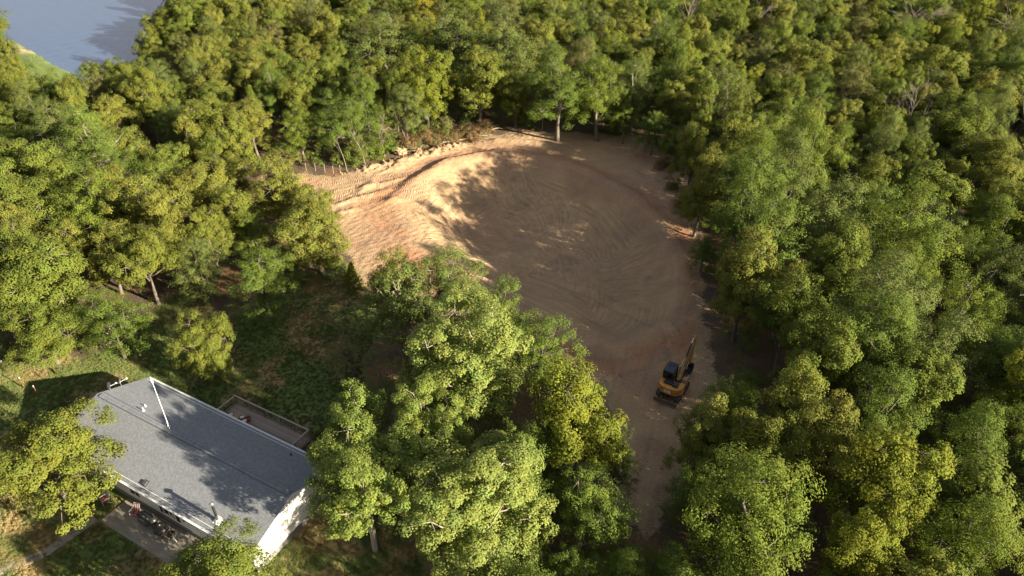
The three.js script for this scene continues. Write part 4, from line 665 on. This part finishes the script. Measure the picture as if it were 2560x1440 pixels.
{ // lawn chairs and cookers on the patio
  const red = flat(0.42, 0.045, 0.055, 0.7), redB = flat(0.30, 0.03, 0.04, 0.7), alu = flat(0.68, 0.68, 0.68, 0.35, { metalness: 0.5 }), black = flat(0.018, 0.018, 0.019, 0.38), blackM = flat(0.03, 0.03, 0.03, 0.6), woodM = flat(0.30, 0.2, 0.1, 0.8);
  const chair = (a, b, turn, label) => {
    const t = thing('lawn_chair', label, 'chair', inHouse(a, 0.062, b).toArray(), TURN + turn), T = (p, r = 0.014) => tubeGeo(p, r, 6);
    for (const s of [-1, 1]) { part('arm', [T([[s * 0.29, 0.6, 0.28], [s * 0.29, 0.62, -0.2]], 0.022)], alu, t); part('leg', T([[s * 0.29, 0.0, 0.3], [s * 0.29, 0.59, 0.27]]), alu, t); part('leg', T([[s * 0.29, 0, -0.3], [s * 0.28, 0.4, 0.05]]), alu, t); part('back_frame', T([[s * 0.26, 0.36, -0.14], [s * 0.26, 0.98, -0.4]]), alu, t); }
    part('foot_bar', T([[-0.29, 0.03, 0.3], [0.29, 0.03, 0.3]]), alu, t); part('top_bar', T([[-0.26, 0.98, -0.4], [0.26, 0.98, -0.4]]), alu, t); part('seat_frame', [T([[-0.29, 0.39, 0.26], [0.29, 0.39, 0.26]]), T([[-0.27, 0.36, -0.14], [0.27, 0.36, -0.14]])], alu, t);
    for (let k = 0; k < 5; k++) { part('seat_strap', bx(0.095, 0.008, 0.4, -0.21 + k * 0.105, 0.385, 0.06), red, t); const q = part('back_strap', bx(0.075, 0.6, 0.008, 0, 0, 0), k % 2 ? alu : redB, t); q.position.set(-0.2 + k * 0.1, 0.67, -0.27); q.rotation.x = -0.4; }
  };
  chair(-1.35, 4.95, 0.2, 'red strapped lawn chair with white frame on the patio beside the black smoker'); chair(-4.4, 5.3, -0.3, 'red lawn chair under the oak by the house');
  const sm = thing('barrel_smoker', 'long black barrel smoker against the house wall on the patio', 'smoker', inHouse(0.35, 0.062, 4.95).toArray(), TURN);
  { const g = new THREE.CapsuleGeometry(0.33, 1.0, 6, 20); g.rotateZ(Math.PI / 2); g.translate(0, 0.78, 0); part('barrel', g, black, sm); for (const x of [-0.5, 0.5]) for (const z of [-0.24, 0.24]) part('leg', tubeGeo([[x * 0.8, 0.55, z * 0.8], [x, 0, z]], 0.02, 6), blackM, sm); const f = part('firebox', bx(0.42, 0.4, 0.44, -0.86, 0.56, 0, 0.03), black, sm); part('lid_handle', tubeGeo([[-0.98, 0.8, 0.1], [-0.86, 0.84, 0.1], [-0.74, 0.8, 0.1]], 0.012, 6), alu, f); part('handle', tubeGeo([[-0.32, 1.02, 0.2], [-0.22, 1.08, 0.24], [-0.12, 1.02, 0.2]], 0.012, 6), alu, sm); part('handle', tubeGeo([[0.12, 1.02, 0.2], [0.22, 1.08, 0.24], [0.32, 1.02, 0.2]], 0.012, 6), alu, sm); part('shelf', bx(1.1, 0.03, 0.3, 0, 0.7, 0.46), blackM, sm); part('stack', cyl(0.06, 0.06, 0.6, 0.6, 0.95, -0.1, 12), black, sm); }
  const fp = thing('fire_pit', 'round dark domed fire pit with wooden side shelf between the two cookers', 'fire pit', inHouse(1.85, 0.062, 5.1).toArray(), TURN);
  part('bowl', lathe([[0.05, 0.3], [0.35, 0.34], [0.52, 0.5], [0.55, 0.6], [0.5, 0.6], [0, 0.58]], 26), blackM, fp); part('dome', lathe([[0.555, 0.6], [0.55, 0.68], [0.45, 0.86], [0.25, 0.98], [0, 1.02]], 26), flat(0.05, 0.045, 0.04, 0.3, { metalness: 0.4 }), fp); part('knob', cyl(0.04, 0.05, 0.07, 0, 1.01, 0, 10), alu, fp);
  for (let k = 0; k < 4; k++) part('leg', tubeGeo([[Math.cos(k * 1.57 + 0.8) * 0.35, 0.4, Math.sin(k * 1.57 + 0.8) * 0.35], [Math.cos(k * 1.57 + 0.8) * 0.48, 0, Math.sin(k * 1.57 + 0.8) * 0.48]], 0.025, 6), blackM, fp); part('shelf', bx(0.45, 0.03, 0.5, 0.72, 0.66, 0.12, 0.01), woodM, fp);
  const ke = thing('kettle_grill', 'small black kettle grill with white tripod legs beside the fire pit', 'grill', inHouse(2.95, 0.062, 5.1).toArray(), TURN);
  part('bowl', lathe([[0, 0.42], [0.2, 0.46], [0.29, 0.62], [0.29, 0.66], [0, 0.66]], 22), black, ke); part('lid', lathe([[0.3, 0.66], [0.27, 0.8], [0.15, 0.9], [0, 0.92]], 22), black, ke); part('handle', tubeGeo([[-0.08, 0.9, 0], [0, 0.98, 0], [0.08, 0.9, 0]], 0.012, 6), alu, ke);
  for (let k = 0; k < 3; k++) part('leg', tubeGeo([[Math.cos(k * 2.09) * 0.17, 0.48, Math.sin(k * 2.09) * 0.17], [Math.cos(k * 2.09) * 0.34, 0, Math.sin(k * 2.09) * 0.34]], 0.018, 6), trimWhite, ke);
}
// ---------------------------------------------------------------- excavator on the track
{
  const ex = thing('excavator', 'yellow tracked excavator with black cab and folded boom parked on the dirt track', 'excavator', [14.85, groundY(14.85, -48.7), -48.7], Math.atan2(-0.53, 0.85) );
  // local: forward is -z, right is +x
  const yel = new THREE.MeshPhysicalMaterial({ color: new THREE.Color(0.52, 0.235, 0.035), roughness: 0.5, clearcoat: 0.3, clearcoatRoughness: 0.4, name: 'yellow paint' }), boomY = flat(0.42, 0.24, 0.07, 0.6, { name: 'dusty yellow paint' }), blk = flat(0.022, 0.023, 0.026, 0.55, { name: 'black steel' }), cabM = flat(0.025, 0.03, 0.042, 0.35, { name: 'cab roof' }), steel = flat(0.12, 0.105, 0.095, 0.75, { metalness: 0.3, name: 'track steel' }), rub = flat(0.03, 0.028, 0.027, 0.9), glass = flat(0.012, 0.015, 0.02, 0.06, { name: 'tinted glass' }), chrome = flat(0.8, 0.8, 0.82, 0.15, { metalness: 1, name: 'chrome rod' }), redM = flat(0.4, 0.03, 0.025, 0.5), dirtM = flat(0.16, 0.115, 0.085, 0.95, { name: 'muddy steel' });
  for (const s of [-1, 1]) {                       // two crawlers with shoes, idler, sprocket and rollers
    const t = part('crawler', bx(0.3, 0.34, 2.1, s * 0.87, 0.36, 0.0, 0.05), dirtM, ex), path = [], R = 0.33, Lh = 1.08;
    const shoe = bx(0.45, 0.035, 0.125, 0, 0, 0), grou = bx(0.45, 0.03, 0.018, 0, 0.03, 0), g2 = mergeGeometries([shoe, grou]);
    const per = 4 * Lh + 2 * Math.PI * R, n = 46;
    for (let k = 0; k < n; k++) { let d = k / n * per, y, z, a; if (d < 2 * Lh) { z = -Lh + d; y = R; a = 0; } else if ((d -= 2 * Lh) < Math.PI * R) { a = d / R; z = Lh + Math.sin(a) * R; y = Math.cos(a) * R; } else if ((d -= Math.PI * R) < 2 * Lh) { z = Lh - d; y = -R; a = Math.PI; } else { d -= 2 * Lh; a = Math.PI + d / R; z = -Lh + Math.sin(a) * R; y = Math.cos(a) * R; } path.push([y, z, a]); }
    for (const [y, z, a] of path) { const m = part('track_shoe', g2, steel, t); m.position.set(s * 0.87, 0.375 + y, z); m.rotation.x = a; }
    for (const z of [-Lh, Lh]) part(z < 0 ? 'idler' : 'sprocket', cyl(0.26, 0.26, 0.16, 0, -0.08, 0, 18).rotateZ(Math.PI / 2).translate(s * 0.87, 0.375, z), steel, t);
    for (let k = 0; k < 5; k++) part('roller', cyl(0.08, 0.08, 0.22, 0, -0.11, 0, 10).rotateZ(Math.PI / 2).translate(s * 0.87, 0.15, -0.72 + k * 0.36), steel, t);
  }
  part('undercarriage', [bx(1.4, 0.26, 1.1, 0, 0.48, 0, 0.04), cyl(0.48, 0.48, 0.18, 0, 0.6, 0, 24)], blk, ex);
  { const b = part('blade', (() => { const sh = new THREE.Shape(); sh.moveTo(0, 0); sh.quadraticCurveTo(-0.16, 0.2, 0.02, 0.42); sh.lineTo(0.06, 0.42); sh.quadraticCurveTo(-0.1, 0.2, 0.06, 0); const g = new THREE.ExtrudeGeometry(sh, { depth: 2.2, bevelEnabled: false, curveSegments: 8 }); g.rotateY(-Math.PI / 2); g.translate(1.1, 0.06, 1.98); return g; })(), dirtM, ex); b.material = dirtM.clone(); b.material.side = THREE.DoubleSide; part('cutting_edge', bx(2.2, 0.09, 0.03, 0, 0.08, 2.0), steel, b); for (const s of [-1, 1]) part('push_arm', tubeGeo([[s * 0.5, 0.42, 0.5], [s * 0.55, 0.26, 1.9]], 0.07, 6), dirtM, b); part('blade_cylinder', tubeGeo([[0, 0.5, 0.5], [0, 0.34, 1.88]], 0.05, 8), blk, b); }
  // house of the machine: deck, counterweight with its curved back, engine cover, cab
  const SW = 0.0, up = new THREE.Group(); void SW; void up;
  part('deck_frame', bx(2.05, 0.16, 2.3, 0, 0.82, 0.1, 0.03), blk, ex);
  const cw = (() => { const sh = new THREE.Shape(); sh.moveTo(-1.08, 0); sh.lineTo(-1.08, 0.55); sh.quadraticCurveTo(-0.98, 1.02, -0.5, 1.16); sh.quadraticCurveTo(0, 1.26, 0.5, 1.16); sh.quadraticCurveTo(0.98, 1.02, 1.08, 0.55); sh.lineTo(1.08, 0); sh.closePath(); const g = new THREE.ExtrudeGeometry(sh, { depth: 0.62, bevelEnabled: true, bevelThickness: 0.05, bevelSize: 0.04, bevelSegments: 3, curveSegments: 10 }); g.rotateX(Math.PI / 2); g.scale(1, 1, 1); g.translate(0, 1.5, 0.32); return g; })();
  const cwm = part('counterweight', cw, yel, ex);
  for (const s of [-1, 1]) part('reflector', bx(0.2, 0.1, 0.012, 0, 0, 0).rotateY(s * 0.27).translate(s * 0.72, 1.22, 1.452), redM, cwm);
  { // the plate on the counterweight: white with blue lettering
    const cv = document.createElement('canvas'); cv.width = 256; cv.height = 112; const c = cv.getContext('2d'); c.fillStyle = '#e9eef2'; c.fillRect(0, 0, 256, 112); c.fillStyle = '#2d6fae'; for (let k = 0, x = 34; x < 210; k++) { const w = 14 + (k * 17) % 16; c.fillRect(x, 26 + (k % 3) * 3, w, 34 - (k % 2) * 6); x += w + 6; } c.fillStyle = '#6b9ac6'; for (let k = 0, x = 44; x < 205; k++) { const w = 8 + (k * 11) % 13; c.fillRect(x, 74, w, 12); x += w + 5; }
    const t = new THREE.CanvasTexture(cv); t.colorSpace = THREE.SRGBColorSpace; part('name_plate', bx(0.62, 0.27, 0.014, -0.06, 1.2, 1.58), new THREE.MeshStandardMaterial({ map: t, roughness: 0.5 }), cwm); }
  part('side_cover', bx(0.42, 0.56, 1.35, 0.86, 1.18, -0.28, 0.06), yel, ex); part('side_cover', bx(0.1, 0.5, 0.6, -1.03, 1.15, 0.15, 0.04), yel, ex);
  const hood = part('engine_cover', [bx(0.78, 0.22, 0.66, -0.28, 1.62, 0.72, 0.05), bx(0.5, 0.26, 0.62, 0.4, 1.6, 0.82, 0.05)], blk, ex); part('grille', [0, 1, 2, 3].map((k) => bx(0.4, 0.02, 0.05, 0.4, 1.738, 0.62 + k * 0.12)), steel, hood); part('exhaust', cyl(0.05, 0.05, 0.3, 0.1, 1.66, 0.42, 10), steel, hood);
  part('tank_cover', bx(0.4, 0.1, 0.5, 0.82, 1.5, -0.55, 0.03), boomY, ex); part('walkway', bx(0.42, 0.02, 0.35, 0.83, 1.49, -0.1), steel, ex);
  part('hand_rail', tubeGeo([[1.0, 1.45, -0.85], [1.02, 1.85, -0.85], [1.02, 1.85, -0.3], [1.0, 1.45, -0.3]], 0.018, 6), trimWhite, ex);
  const cab = part('cab', [bx(0.06, 1.5, 0.07, -1.0, 1.68, -0.98), bx(0.06, 1.5, 0.07, -0.12, 1.68, -0.98), bx(0.06, 1.5, 0.07, -1.0, 1.68, 0.38), bx(0.06, 1.5, 0.07, -0.12, 1.68, 0.38), bx(0.94, 0.5, 1.42, -0.56, 1.17, -0.3, 0.04)], blk, ex);
  part('cab_roof', bx(0.98, 0.1, 1.5, -0.56, 2.46, -0.3, 0.045), cabM, cab); part('roof_hatch', bx(0.6, 0.03, 0.42, -0.56, 2.522, -0.66, 0.01), glass, cab);
  part('window', bx(0.02, 0.98, 1.28, -1.0, 1.92, -0.3), glass, cab); part('window', bx(0.02, 0.98, 1.28, -0.12, 1.92, -0.3), glass, cab); part('windscreen', bx(0.8, 0.98, 0.02, -0.56, 1.92, -0.98), glass, cab); part('rear_window', bx(0.8, 0.8, 0.02, -0.56, 1.98, 0.38), glass, cab);
  part('mirror', bx(0.16, 0.22, 0.03, -1.14, 2.0, -1.0, 0.01), blk, cab); part('label_plate', bx(0.22, 0.012, 0.1, -0.5, 1.51, 0.52), trimWhite, ex);
  // boom, arm folded under it, bucket curled on the ground to the right of the cab
  const slab = (pts, w) => { const sh = new THREE.Shape(pts.map(([z, y]) => new THREE.Vector2(z, y))); const g = new THREE.ExtrudeGeometry(sh, { depth: w, bevelEnabled: true, bevelThickness: 0.02, bevelSize: 0.02, bevelSegments: 1 }); g.rotateY(-Math.PI / 2); g.translate(w / 2, 0, 0); return g; };
  const BX = 0.22;
  // profile points as (forward, height); forward is turned into -z below
  const prof = (pts, w, x) => { const g = slab(pts.map(([f, y]) => [-f, y]), w); g.rotateY(0); g.translate(x, 0, 0); return g; };
  const boom = part('boom', prof([[0.35, 1.25], [0.9, 1.5], [1.75, 2.5], [2.5, 3.1], [3.55, 3.62], [3.7, 3.5], [3.6, 3.32], [2.6, 2.72], [1.95, 2.1], [1.2, 1.28], [0.45, 1.0]], 0.3, BX), boomY, ex);
  part('boom_cylinder', [tubeGeo([[BX - 0.25, 1.0, -1.0], [BX - 0.25, 1.75, -1.6]], 0.07, 8), tubeGeo([[BX + 0.25, 1.0, -1.0], [BX + 0.25, 1.75, -1.6]], 0.07, 8)], blk, boom); part('cylinder_rod', [tubeGeo([[BX - 0.25, 1.75, -1.6], [BX - 0.25, 2.3, -2.05]], 0.035, 8), tubeGeo([[BX + 0.25, 1.75, -1.6], [BX + 0.25, 2.3, -2.05]], 0.035, 8)], chrome, boom);
  part('arm_cylinder', tubeGeo([[BX - 0.02, 2.95, -1.85], [BX - 0.02, 3.72, -3.0]], 0.07, 10), blk, boom); part('arm_cylinder_rod', tubeGeo([[BX - 0.02, 3.72, -3.0], [BX - 0.02, 4.12, -3.62]], 0.042, 10), chrome, boom); part('hose', tubeGeo([[BX + 0.1, 2.2, -1.3], [BX + 0.1, 2.9, -1.9], [BX + 0.12, 3.4, -2.6], [BX + 0.12, 3.7, -3.3]], 0.025, 6), rub, boom);
  const arm = part('arm', prof([[3.5, 4.2], [3.75, 4.15], [3.85, 3.5], [3.42, 1.1], [3.2, 1.12], [3.28, 2.6], [3.4, 3.5]], 0.22, BX), boomY, ex); part('bucket_cylinder', tubeGeo([[BX, 3.4, -4.05], [BX, 2.3, -3.95]], 0.055, 8), blk, arm); part('bucket_rod', tubeGeo([[BX, 2.3, -3.95], [BX, 1.5, -3.78]], 0.03, 8), chrome, arm);
  const bk = part('bucket', (() => { const sh = new THREE.Shape(); sh.moveTo(3.5, 1.15); sh.quadraticCurveTo(3.85, 0.7, 3.5, 0.32); sh.quadraticCurveTo(3.1, 0.1, 2.72, 0.28); sh.lineTo(2.76, 0.36); sh.quadraticCurveTo(3.1, 0.24, 3.38, 0.42); sh.quadraticCurveTo(3.62, 0.7, 3.3, 1.1); const g = new THREE.ExtrudeGeometry(sh, { depth: 0.82, bevelEnabled: false, curveSegments: 8 }); g.rotateY(Math.PI / 2); g.translate(BX - 0.41, 0, 0); return g; })(), blk.clone(), ex); bk.material.side = THREE.DoubleSide; boom.material.side = THREE.DoubleSide;
  for (const s of [-1, 1]) { const c = part('cheek', (() => { const sh = new THREE.Shape(); sh.moveTo(-3.5, 1.12); sh.quadraticCurveTo(-3.8, 0.7, -3.48, 0.34); sh.quadraticCurveTo(-3.1, 0.14, -2.76, 0.3); sh.lineTo(-3.28, 1.1); const g = new THREE.ExtrudeGeometry(sh, { depth: 0.03, bevelEnabled: false }); g.rotateY(-Math.PI / 2); g.translate(BX + s * 0.42 + 0.015, 0, 0); return g; })(), bk.material, bk); void c; }
  for (let k = 0; k < 5; k++) part('tooth', bx(0.07, 0.05, 0.2, BX - 0.34 + k * 0.17, 0.31, -2.66), steel, bk);
  shade(ex);
}
// ---------------------------------------------------------------- felled trees, brush and clods along the far edge of the clearing
{
  const r = rngOf(808), limbM = [flat(0.38, 0.31, 0.21, 0.9), flat(0.30, 0.23, 0.15, 0.9), flat(0.44, 0.36, 0.26, 0.9)];
  const lay = (x, z, ang, L, rad0, y, tilt, label) => { const w = new Wood(), d = V(Math.cos(ang) * Math.cos(tilt), Math.sin(tilt), Math.sin(ang) * Math.cos(tilt)), k = 5, pts = [], rr = []; for (let s = 0; s <= k; s++) { pts.push(V(0, rad0, 0).addScaledVector(d, L * s / k).add(V(gauss(r) * 0.09, gauss(r) * 0.06, gauss(r) * 0.09))); rr.push(rad0 * (1 - 0.65 * s / k)); } w.limb(pts, rr, 7); const t = thing('felled_trunk', label, 'log', [x, groundY(x, z) + y, z], 0, label ? 'pale felled trunks in the brush pile' : undefined); part('log', w.geo(), limbM[Math.floor(r() * 3)], t); for (let q = 0; q < 3; q++) { const b = new Wood(), s = 2 + Math.floor(r() * 3), p = pts[s]; b.limb([p, p.clone().addScaledVector(d, 0.6).add(onSphere(r).multiplyScalar(0.5)), p.clone().addScaledVector(d, 1.3).add(onSphere(r).multiplyScalar(0.9))], [rr[s] * 0.5, rr[s] * 0.35, 0.01], 5); part('branch', b.geo(), limbM[1], t); } };
  for (let k = 0; k < 26; k++) { const t = r(), x = lerp(-17.6, -5.4, t) + gauss(r) * 0.9, z = lerp(-103.4, -110, t) + gauss(r) * 1.0 + 0.6; lay(x, z, rad(-30) + gauss(r) * 0.35 + (r() < 0.2 ? 1.2 : 0), 2.2 + 3.4 * r(), 0.06 + 0.07 * r(), 0.1 + 0.75 * r() * (1 - Math.abs(t - 0.45)), 0.1 * gauss(r) + 0.04, 'pale felled trunk lying in the brush pile behind the pit'); }
  // heaped brush: withered leafy branches
  const brushLeaf = [leafMat(0.20, 0.19, 0.07, 'withering leaf'), leafMat(0.26, 0.17, 0.08, 'brown leaf'), leafMat(0.13, 0.17, 0.05, 'cut green leaf')];
  for (let k = 0; k < 20; k++) { const t = (k + 0.5) / 20, x = lerp(-16.6, -3.6, t) + gauss(r) * 0.6, z = lerp(-104.2, -110.4, t) + gauss(r) * 0.6 + 0.7, s = kinds.shrub.shapes[k % 3], q = thing('brush_heap', 'heap of withering cut branches in the brush pile', 'brush', [x, groundY(x, z) - 0.1, z], r() * 6.3, 'heaps of cut branches behind the pit'); q.scale.set(1.0 + 0.5 * r(), 0.65 + 0.4 * r(), 1.0 + 0.5 * r()); part('branches', s.trunk, limbM[k % 3], q); part('leaves', s.crown, brushLeaf[k % 3], q); }
  for (let k = 0; k < 9; k++) { const t = (k + 0.5) / 9, x = lerp(22.6, 23.4, t) + gauss(r) * 0.8, z = lerp(-100, -82, t) + gauss(r) * 0.8, s = kinds.shrub.shapes[k % 3], q = thing('brush_heap', 'low heap of brown cut brush along the shaded pit crest', 'brush', [x, groundY(x, z) - 0.1, z], r() * 6.3, 'heaps of brown brush along the pit crest'); q.scale.set(0.7 + 0.5 * r(), 0.3 + 0.2 * r(), 0.9 + 0.5 * r()); part('branches', s.trunk, limbM[k % 3], q); part('leaves', s.crown, brushLeaf[k % 2], q); }
  // root plates torn from the ground
  for (const [x, z, s, label] of [[-17.0, -101.9, 1.0, 'pale torn root ball at the near end of the brush pile'], [-14.4, -102.4, 0.7, 'small torn root ball standing between logs and the dirt crest']]) { const t = thing('root_ball', label, 'roots', [x, groundY(x, z), z], r() * 6); t.scale.setScalar(s); const g = new THREE.IcosahedronGeometry(0.75, 3), p = g.attributes.position; for (let k = 0; k < p.count; k++) { const v = V(p.getX(k), p.getY(k), p.getZ(k)), f = 1 + 0.28 * n3(v.x * 1.6, v.y * 1.6, v.z * 1.6 + x) + 0.16 * n3(v.x * 4, v.y * 4, v.z * 4); p.setXYZ(k, v.x * f * 1.1, v.y * f * 0.8 + 0.4, v.z * f * 0.8); } g.computeVertexNormals(); part('soil', g, flat(0.34, 0.22, 0.13, 1), t); for (let k = 0; k < 12; k++) { const d = onSphere(r); d.y = Math.abs(d.y); const w = new Wood(); w.limb([V(0, 0.4, 0), d.clone().multiplyScalar(0.8).add(V(0, 0.4, 0)), d.clone().multiplyScalar(1.3 + 0.5 * r()).add(V(gauss(r) * 0.3, 0.3 + gauss(r) * 0.3, gauss(r) * 0.3))], [0.1, 0.06, 0.01], 5); part('root', w.geo(), limbM[0], t); } }
  // clods and torn roots strewn along the crest
  const base = new THREE.IcosahedronGeometry(0.2, 1), bp = base.attributes.position; for (let k = 0; k < bp.count; k++) { const f = 1 + 0.35 * n3(bp.getX(k) * 6, bp.getY(k) * 6, bp.getZ(k) * 6); bp.setXYZ(k, bp.getX(k) * f, bp.getY(k) * f * 0.75, bp.getZ(k) * f); } base.computeVertexNormals();
  const list = [], m = new THREE.Matrix4(), e = new THREE.Euler(), qn = new THREE.Quaternion();
  for (let k = 0; k < 200; k++) { const t = Math.pow(r(), 0.8), x = lerp(-26, -7, t) + gauss(r) * 0.8, z = lerp(-95.8, -105.4, t) + (t < 0.3 ? (0.3 - t) * 4 : 0) + gauss(r) * 0.75, s = 0.18 + 0.8 * Math.pow(r(), 3); list.push([x, z, s]); }
  for (let k = 0; k < 900; k++) { const x = lerp(-30, 24, r()), z = lerp(-110, -36, r()); if (sdf(DIRT, x, z) < 0.2) continue; const edge = sdf(DIRT, x, z) < 2.5; list.push([x, z, (edge ? 0.25 : 0.12) + (edge ? 0.6 : 0.35) * Math.pow(r(), 3)]); }
  const im = new THREE.InstancedMesh(base, flat(0.30, 0.19, 0.115, 1, { name: 'dry clod' }), list.length); list.forEach(([x, z, s], k) => im.setMatrixAt(k, m.compose(V(x, groundY(x, z) + 0.04 * s, z), qn.setFromEuler(e.set(r() * 6, r() * 6, r() * 6)), V(s * (0.7 + 1.1 * r()), s * (0.5 + 0.7 * r()), s * (0.7 + 0.5 * r()))))); im.name = 'dirt_clods'; im.castShadow = im.receiveShadow = true; im.userData = { kind: 'stuff', label: 'dry dirt clods strewn over the clearing', category: 'clods' }; scene.add(im);
  // thin pale saplings at the edge of the cut
  const sap = [[-24.2, -95.6, 5.2, -0.5], [-21.8, -97.4, 5.8, -0.9], [-16.4, -104.0, 5.6, -0.7], [5.0, -111.8, 5.5, 0.2], [16.2, -110.9, 6, -0.2]];
  sap.forEach(([x, z, h, lean], k) => { const t = thing('sapling', 'thin pale bare sapling at the torn edge of the clearing', 'sapling', [x, groundY(x, z) - 0.05, z], 0, 'thin bare saplings at the edge of the clearing'), w = new Wood(); const pts = [V(0, 0, 0), V(lean * 0.3, h * 0.4, 0.1), V(lean * 1.2, h * 0.75, 0), V(lean * 2, h, -0.1)]; w.limb(pts, [0.07, 0.055, 0.035, 0.012], 6); part('trunk', w.geo(), bark.bleached, t); for (let q = 0; q < 7; q++) { const b = new Wood(), p = pts[1].clone().lerp(pts[3], 0.2 + 0.75 * r()), d = onSphere(r); d.y = Math.abs(d.y) + 0.4; b.limb([p, p.clone().addScaledVector(d, 0.6), p.clone().addScaledVector(d, 1.1).add(V(gauss(r) * 0.3, 0.2, gauss(r) * 0.3))], [0.02, 0.014, 0.005], 4); part('branch', b.geo(), bark.bleached, t); } void k; });
}
// ---------------------------------------------------------------- fence posts
{
  const pale = flat(0.34, 0.29, 0.23, 0.85), wire = flat(0.25, 0.22, 0.2, 0.6, { metalness: 0.6 });
  const P = [[-30.4, -96.3], [-29.0, -96.2], [-27.5, -95.7], [-26.2, -95.4], [-25.2, -95.5]];
  P.forEach(([x, z], k) => { const t = thing('fence_post', 'thin pale wire fence post at the back of the dirt bench', 'post', [x, groundY(x, z) - 0.05, z], 0, 'wire fence posts at the back of the bench'); part('shaft', tubeGeo([[0, 0, 0], [0.02, 1.35, 0.02]], [0.035, 0.03], 7), pale, t); if (k < P.length - 1) { const [x1, z1] = P[k + 1]; for (const y of [0.55, 0.85, 1.15]) part('wire', tubeGeo([[0, y, 0], [(x1 - x) / 2, y - 0.02 + (groundY(x1, z1) - groundY(x, z)) / 2, (z1 - z) / 2], [x1 - x, y + groundY(x1, z1) - groundY(x, z), z1 - z]], 0.008, 4), wire, t); } });
  const rust = flat(0.3, 0.09, 0.05, 0.8), tip = flat(0.8, 0.8, 0.78, 0.5);
  [[-48.6, -51.7, 'white tipped steel post in dry grass by the low wide oak'], [-45.6, -49.4, 'white tipped rusty post casting a shadow on the dry grass'], [-43.6, -48.2, 'white tipped steel post in the shadow of the house']].forEach(([x, z, label]) => { const t = thing('steel_post', label, 'post', [x, groundY(x, z) - 0.05, z], 0.5); part('shaft', [bx(0.05, 1.2, 0.012, 0, 0.6, 0), bx(0.012, 1.2, 0.04, 0, 0.6, 0.02)], rust, t); part('tip', bx(0.06, 0.2, 0.06, 0, 1.29, 0.01, 0.012), tip, t); });
}
// ---------------------------------------------------------------- grass on the lawn
{
  const r = rngOf(99), lv = new Leaves(); for (let k = 0; k < 26; k++) { const a = r() * 6.283, d = V(Math.cos(a) * 0.6, 1, Math.sin(a) * 0.6).normalize(), n = V(-Math.sin(a), 0.2, Math.cos(a)).normalize(), h = 0.08 + 0.14 * r(); n.addScaledVector(d, -n.dot(d)).normalize(); const x = gauss(r) * 0.16, z = gauss(r) * 0.16; lv.leaf(x + d.x * h / 2, h * 0.42, z + d.z * h / 2, n, d, h, 0.02 + 0.012 * r(), [1 + gauss(r) * 0.15, 1 + gauss(r) * 0.1, 1]); }
  const g = lv.geo(), list = [], col = new THREE.Color(), m = new THREE.Matrix4(), e = new THREE.Euler(), qn = new THREE.Quaternion();
  for (let k = 0; k < 90000 && list.length < 26000; k++) {
    const x = lerp(-58, -4, r()), z = lerp(-72, -24.5, r()); if (sdf(LAWN, x, z) < 0.1) continue; const loc = V(x - HOUSE[0], 0, z - HOUSE[2]).applyAxisAngle(V(0, 1, 0), -TURN); if (Math.abs(loc.x) < 10.8 && Math.abs(loc.z) < 4.5 || (loc.x > -3.6 && loc.x < 6.3 && loc.z > 3 && loc.z < 6.8) || (loc.x > -3.8 && loc.x < 5.6 && loc.z < -3 && loc.z > -7.4)) continue;
    const tall = n2(x * 0.12 + 7, z * 0.12); list.push([x, z, 0.55 + 0.4 * r() + Math.max(0, tall) * 0.9]);
  }
  const im = new THREE.InstancedMesh(g, new THREE.MeshStandardMaterial({ color: new THREE.Color(1, 1, 1), vertexColors: true, roughness: 0.9, side: THREE.DoubleSide, name: 'grass blade' }), list.length);
  list.forEach(([x, z, s], k) => { im.setMatrixAt(k, m.compose(V(x, groundY(x, z) - 0.01, z), qn.setFromEuler(e.set(0, r() * 6.28, 0)), V(1.1, s, 1.1))); const gr = smooth(-0.85, 0.0, n2(x * 0.085 + 40, z * 0.085) + 0.45 * n2b(x * 0.33, z * 0.33)) * (0.6 + 0.4 * r()); im.setColorAt(k, col.setRGB(lerp(0.34, 0.105, gr), lerp(0.255, 0.16, gr), lerp(0.11, 0.032, gr))); });
  im.name = 'grass'; im.castShadow = im.receiveShadow = true; im.userData = { kind: 'stuff', label: 'short green and straw coloured grass on the lawn', category: 'grass' }; scene.add(im);
}
renderer.render(scene, camera);
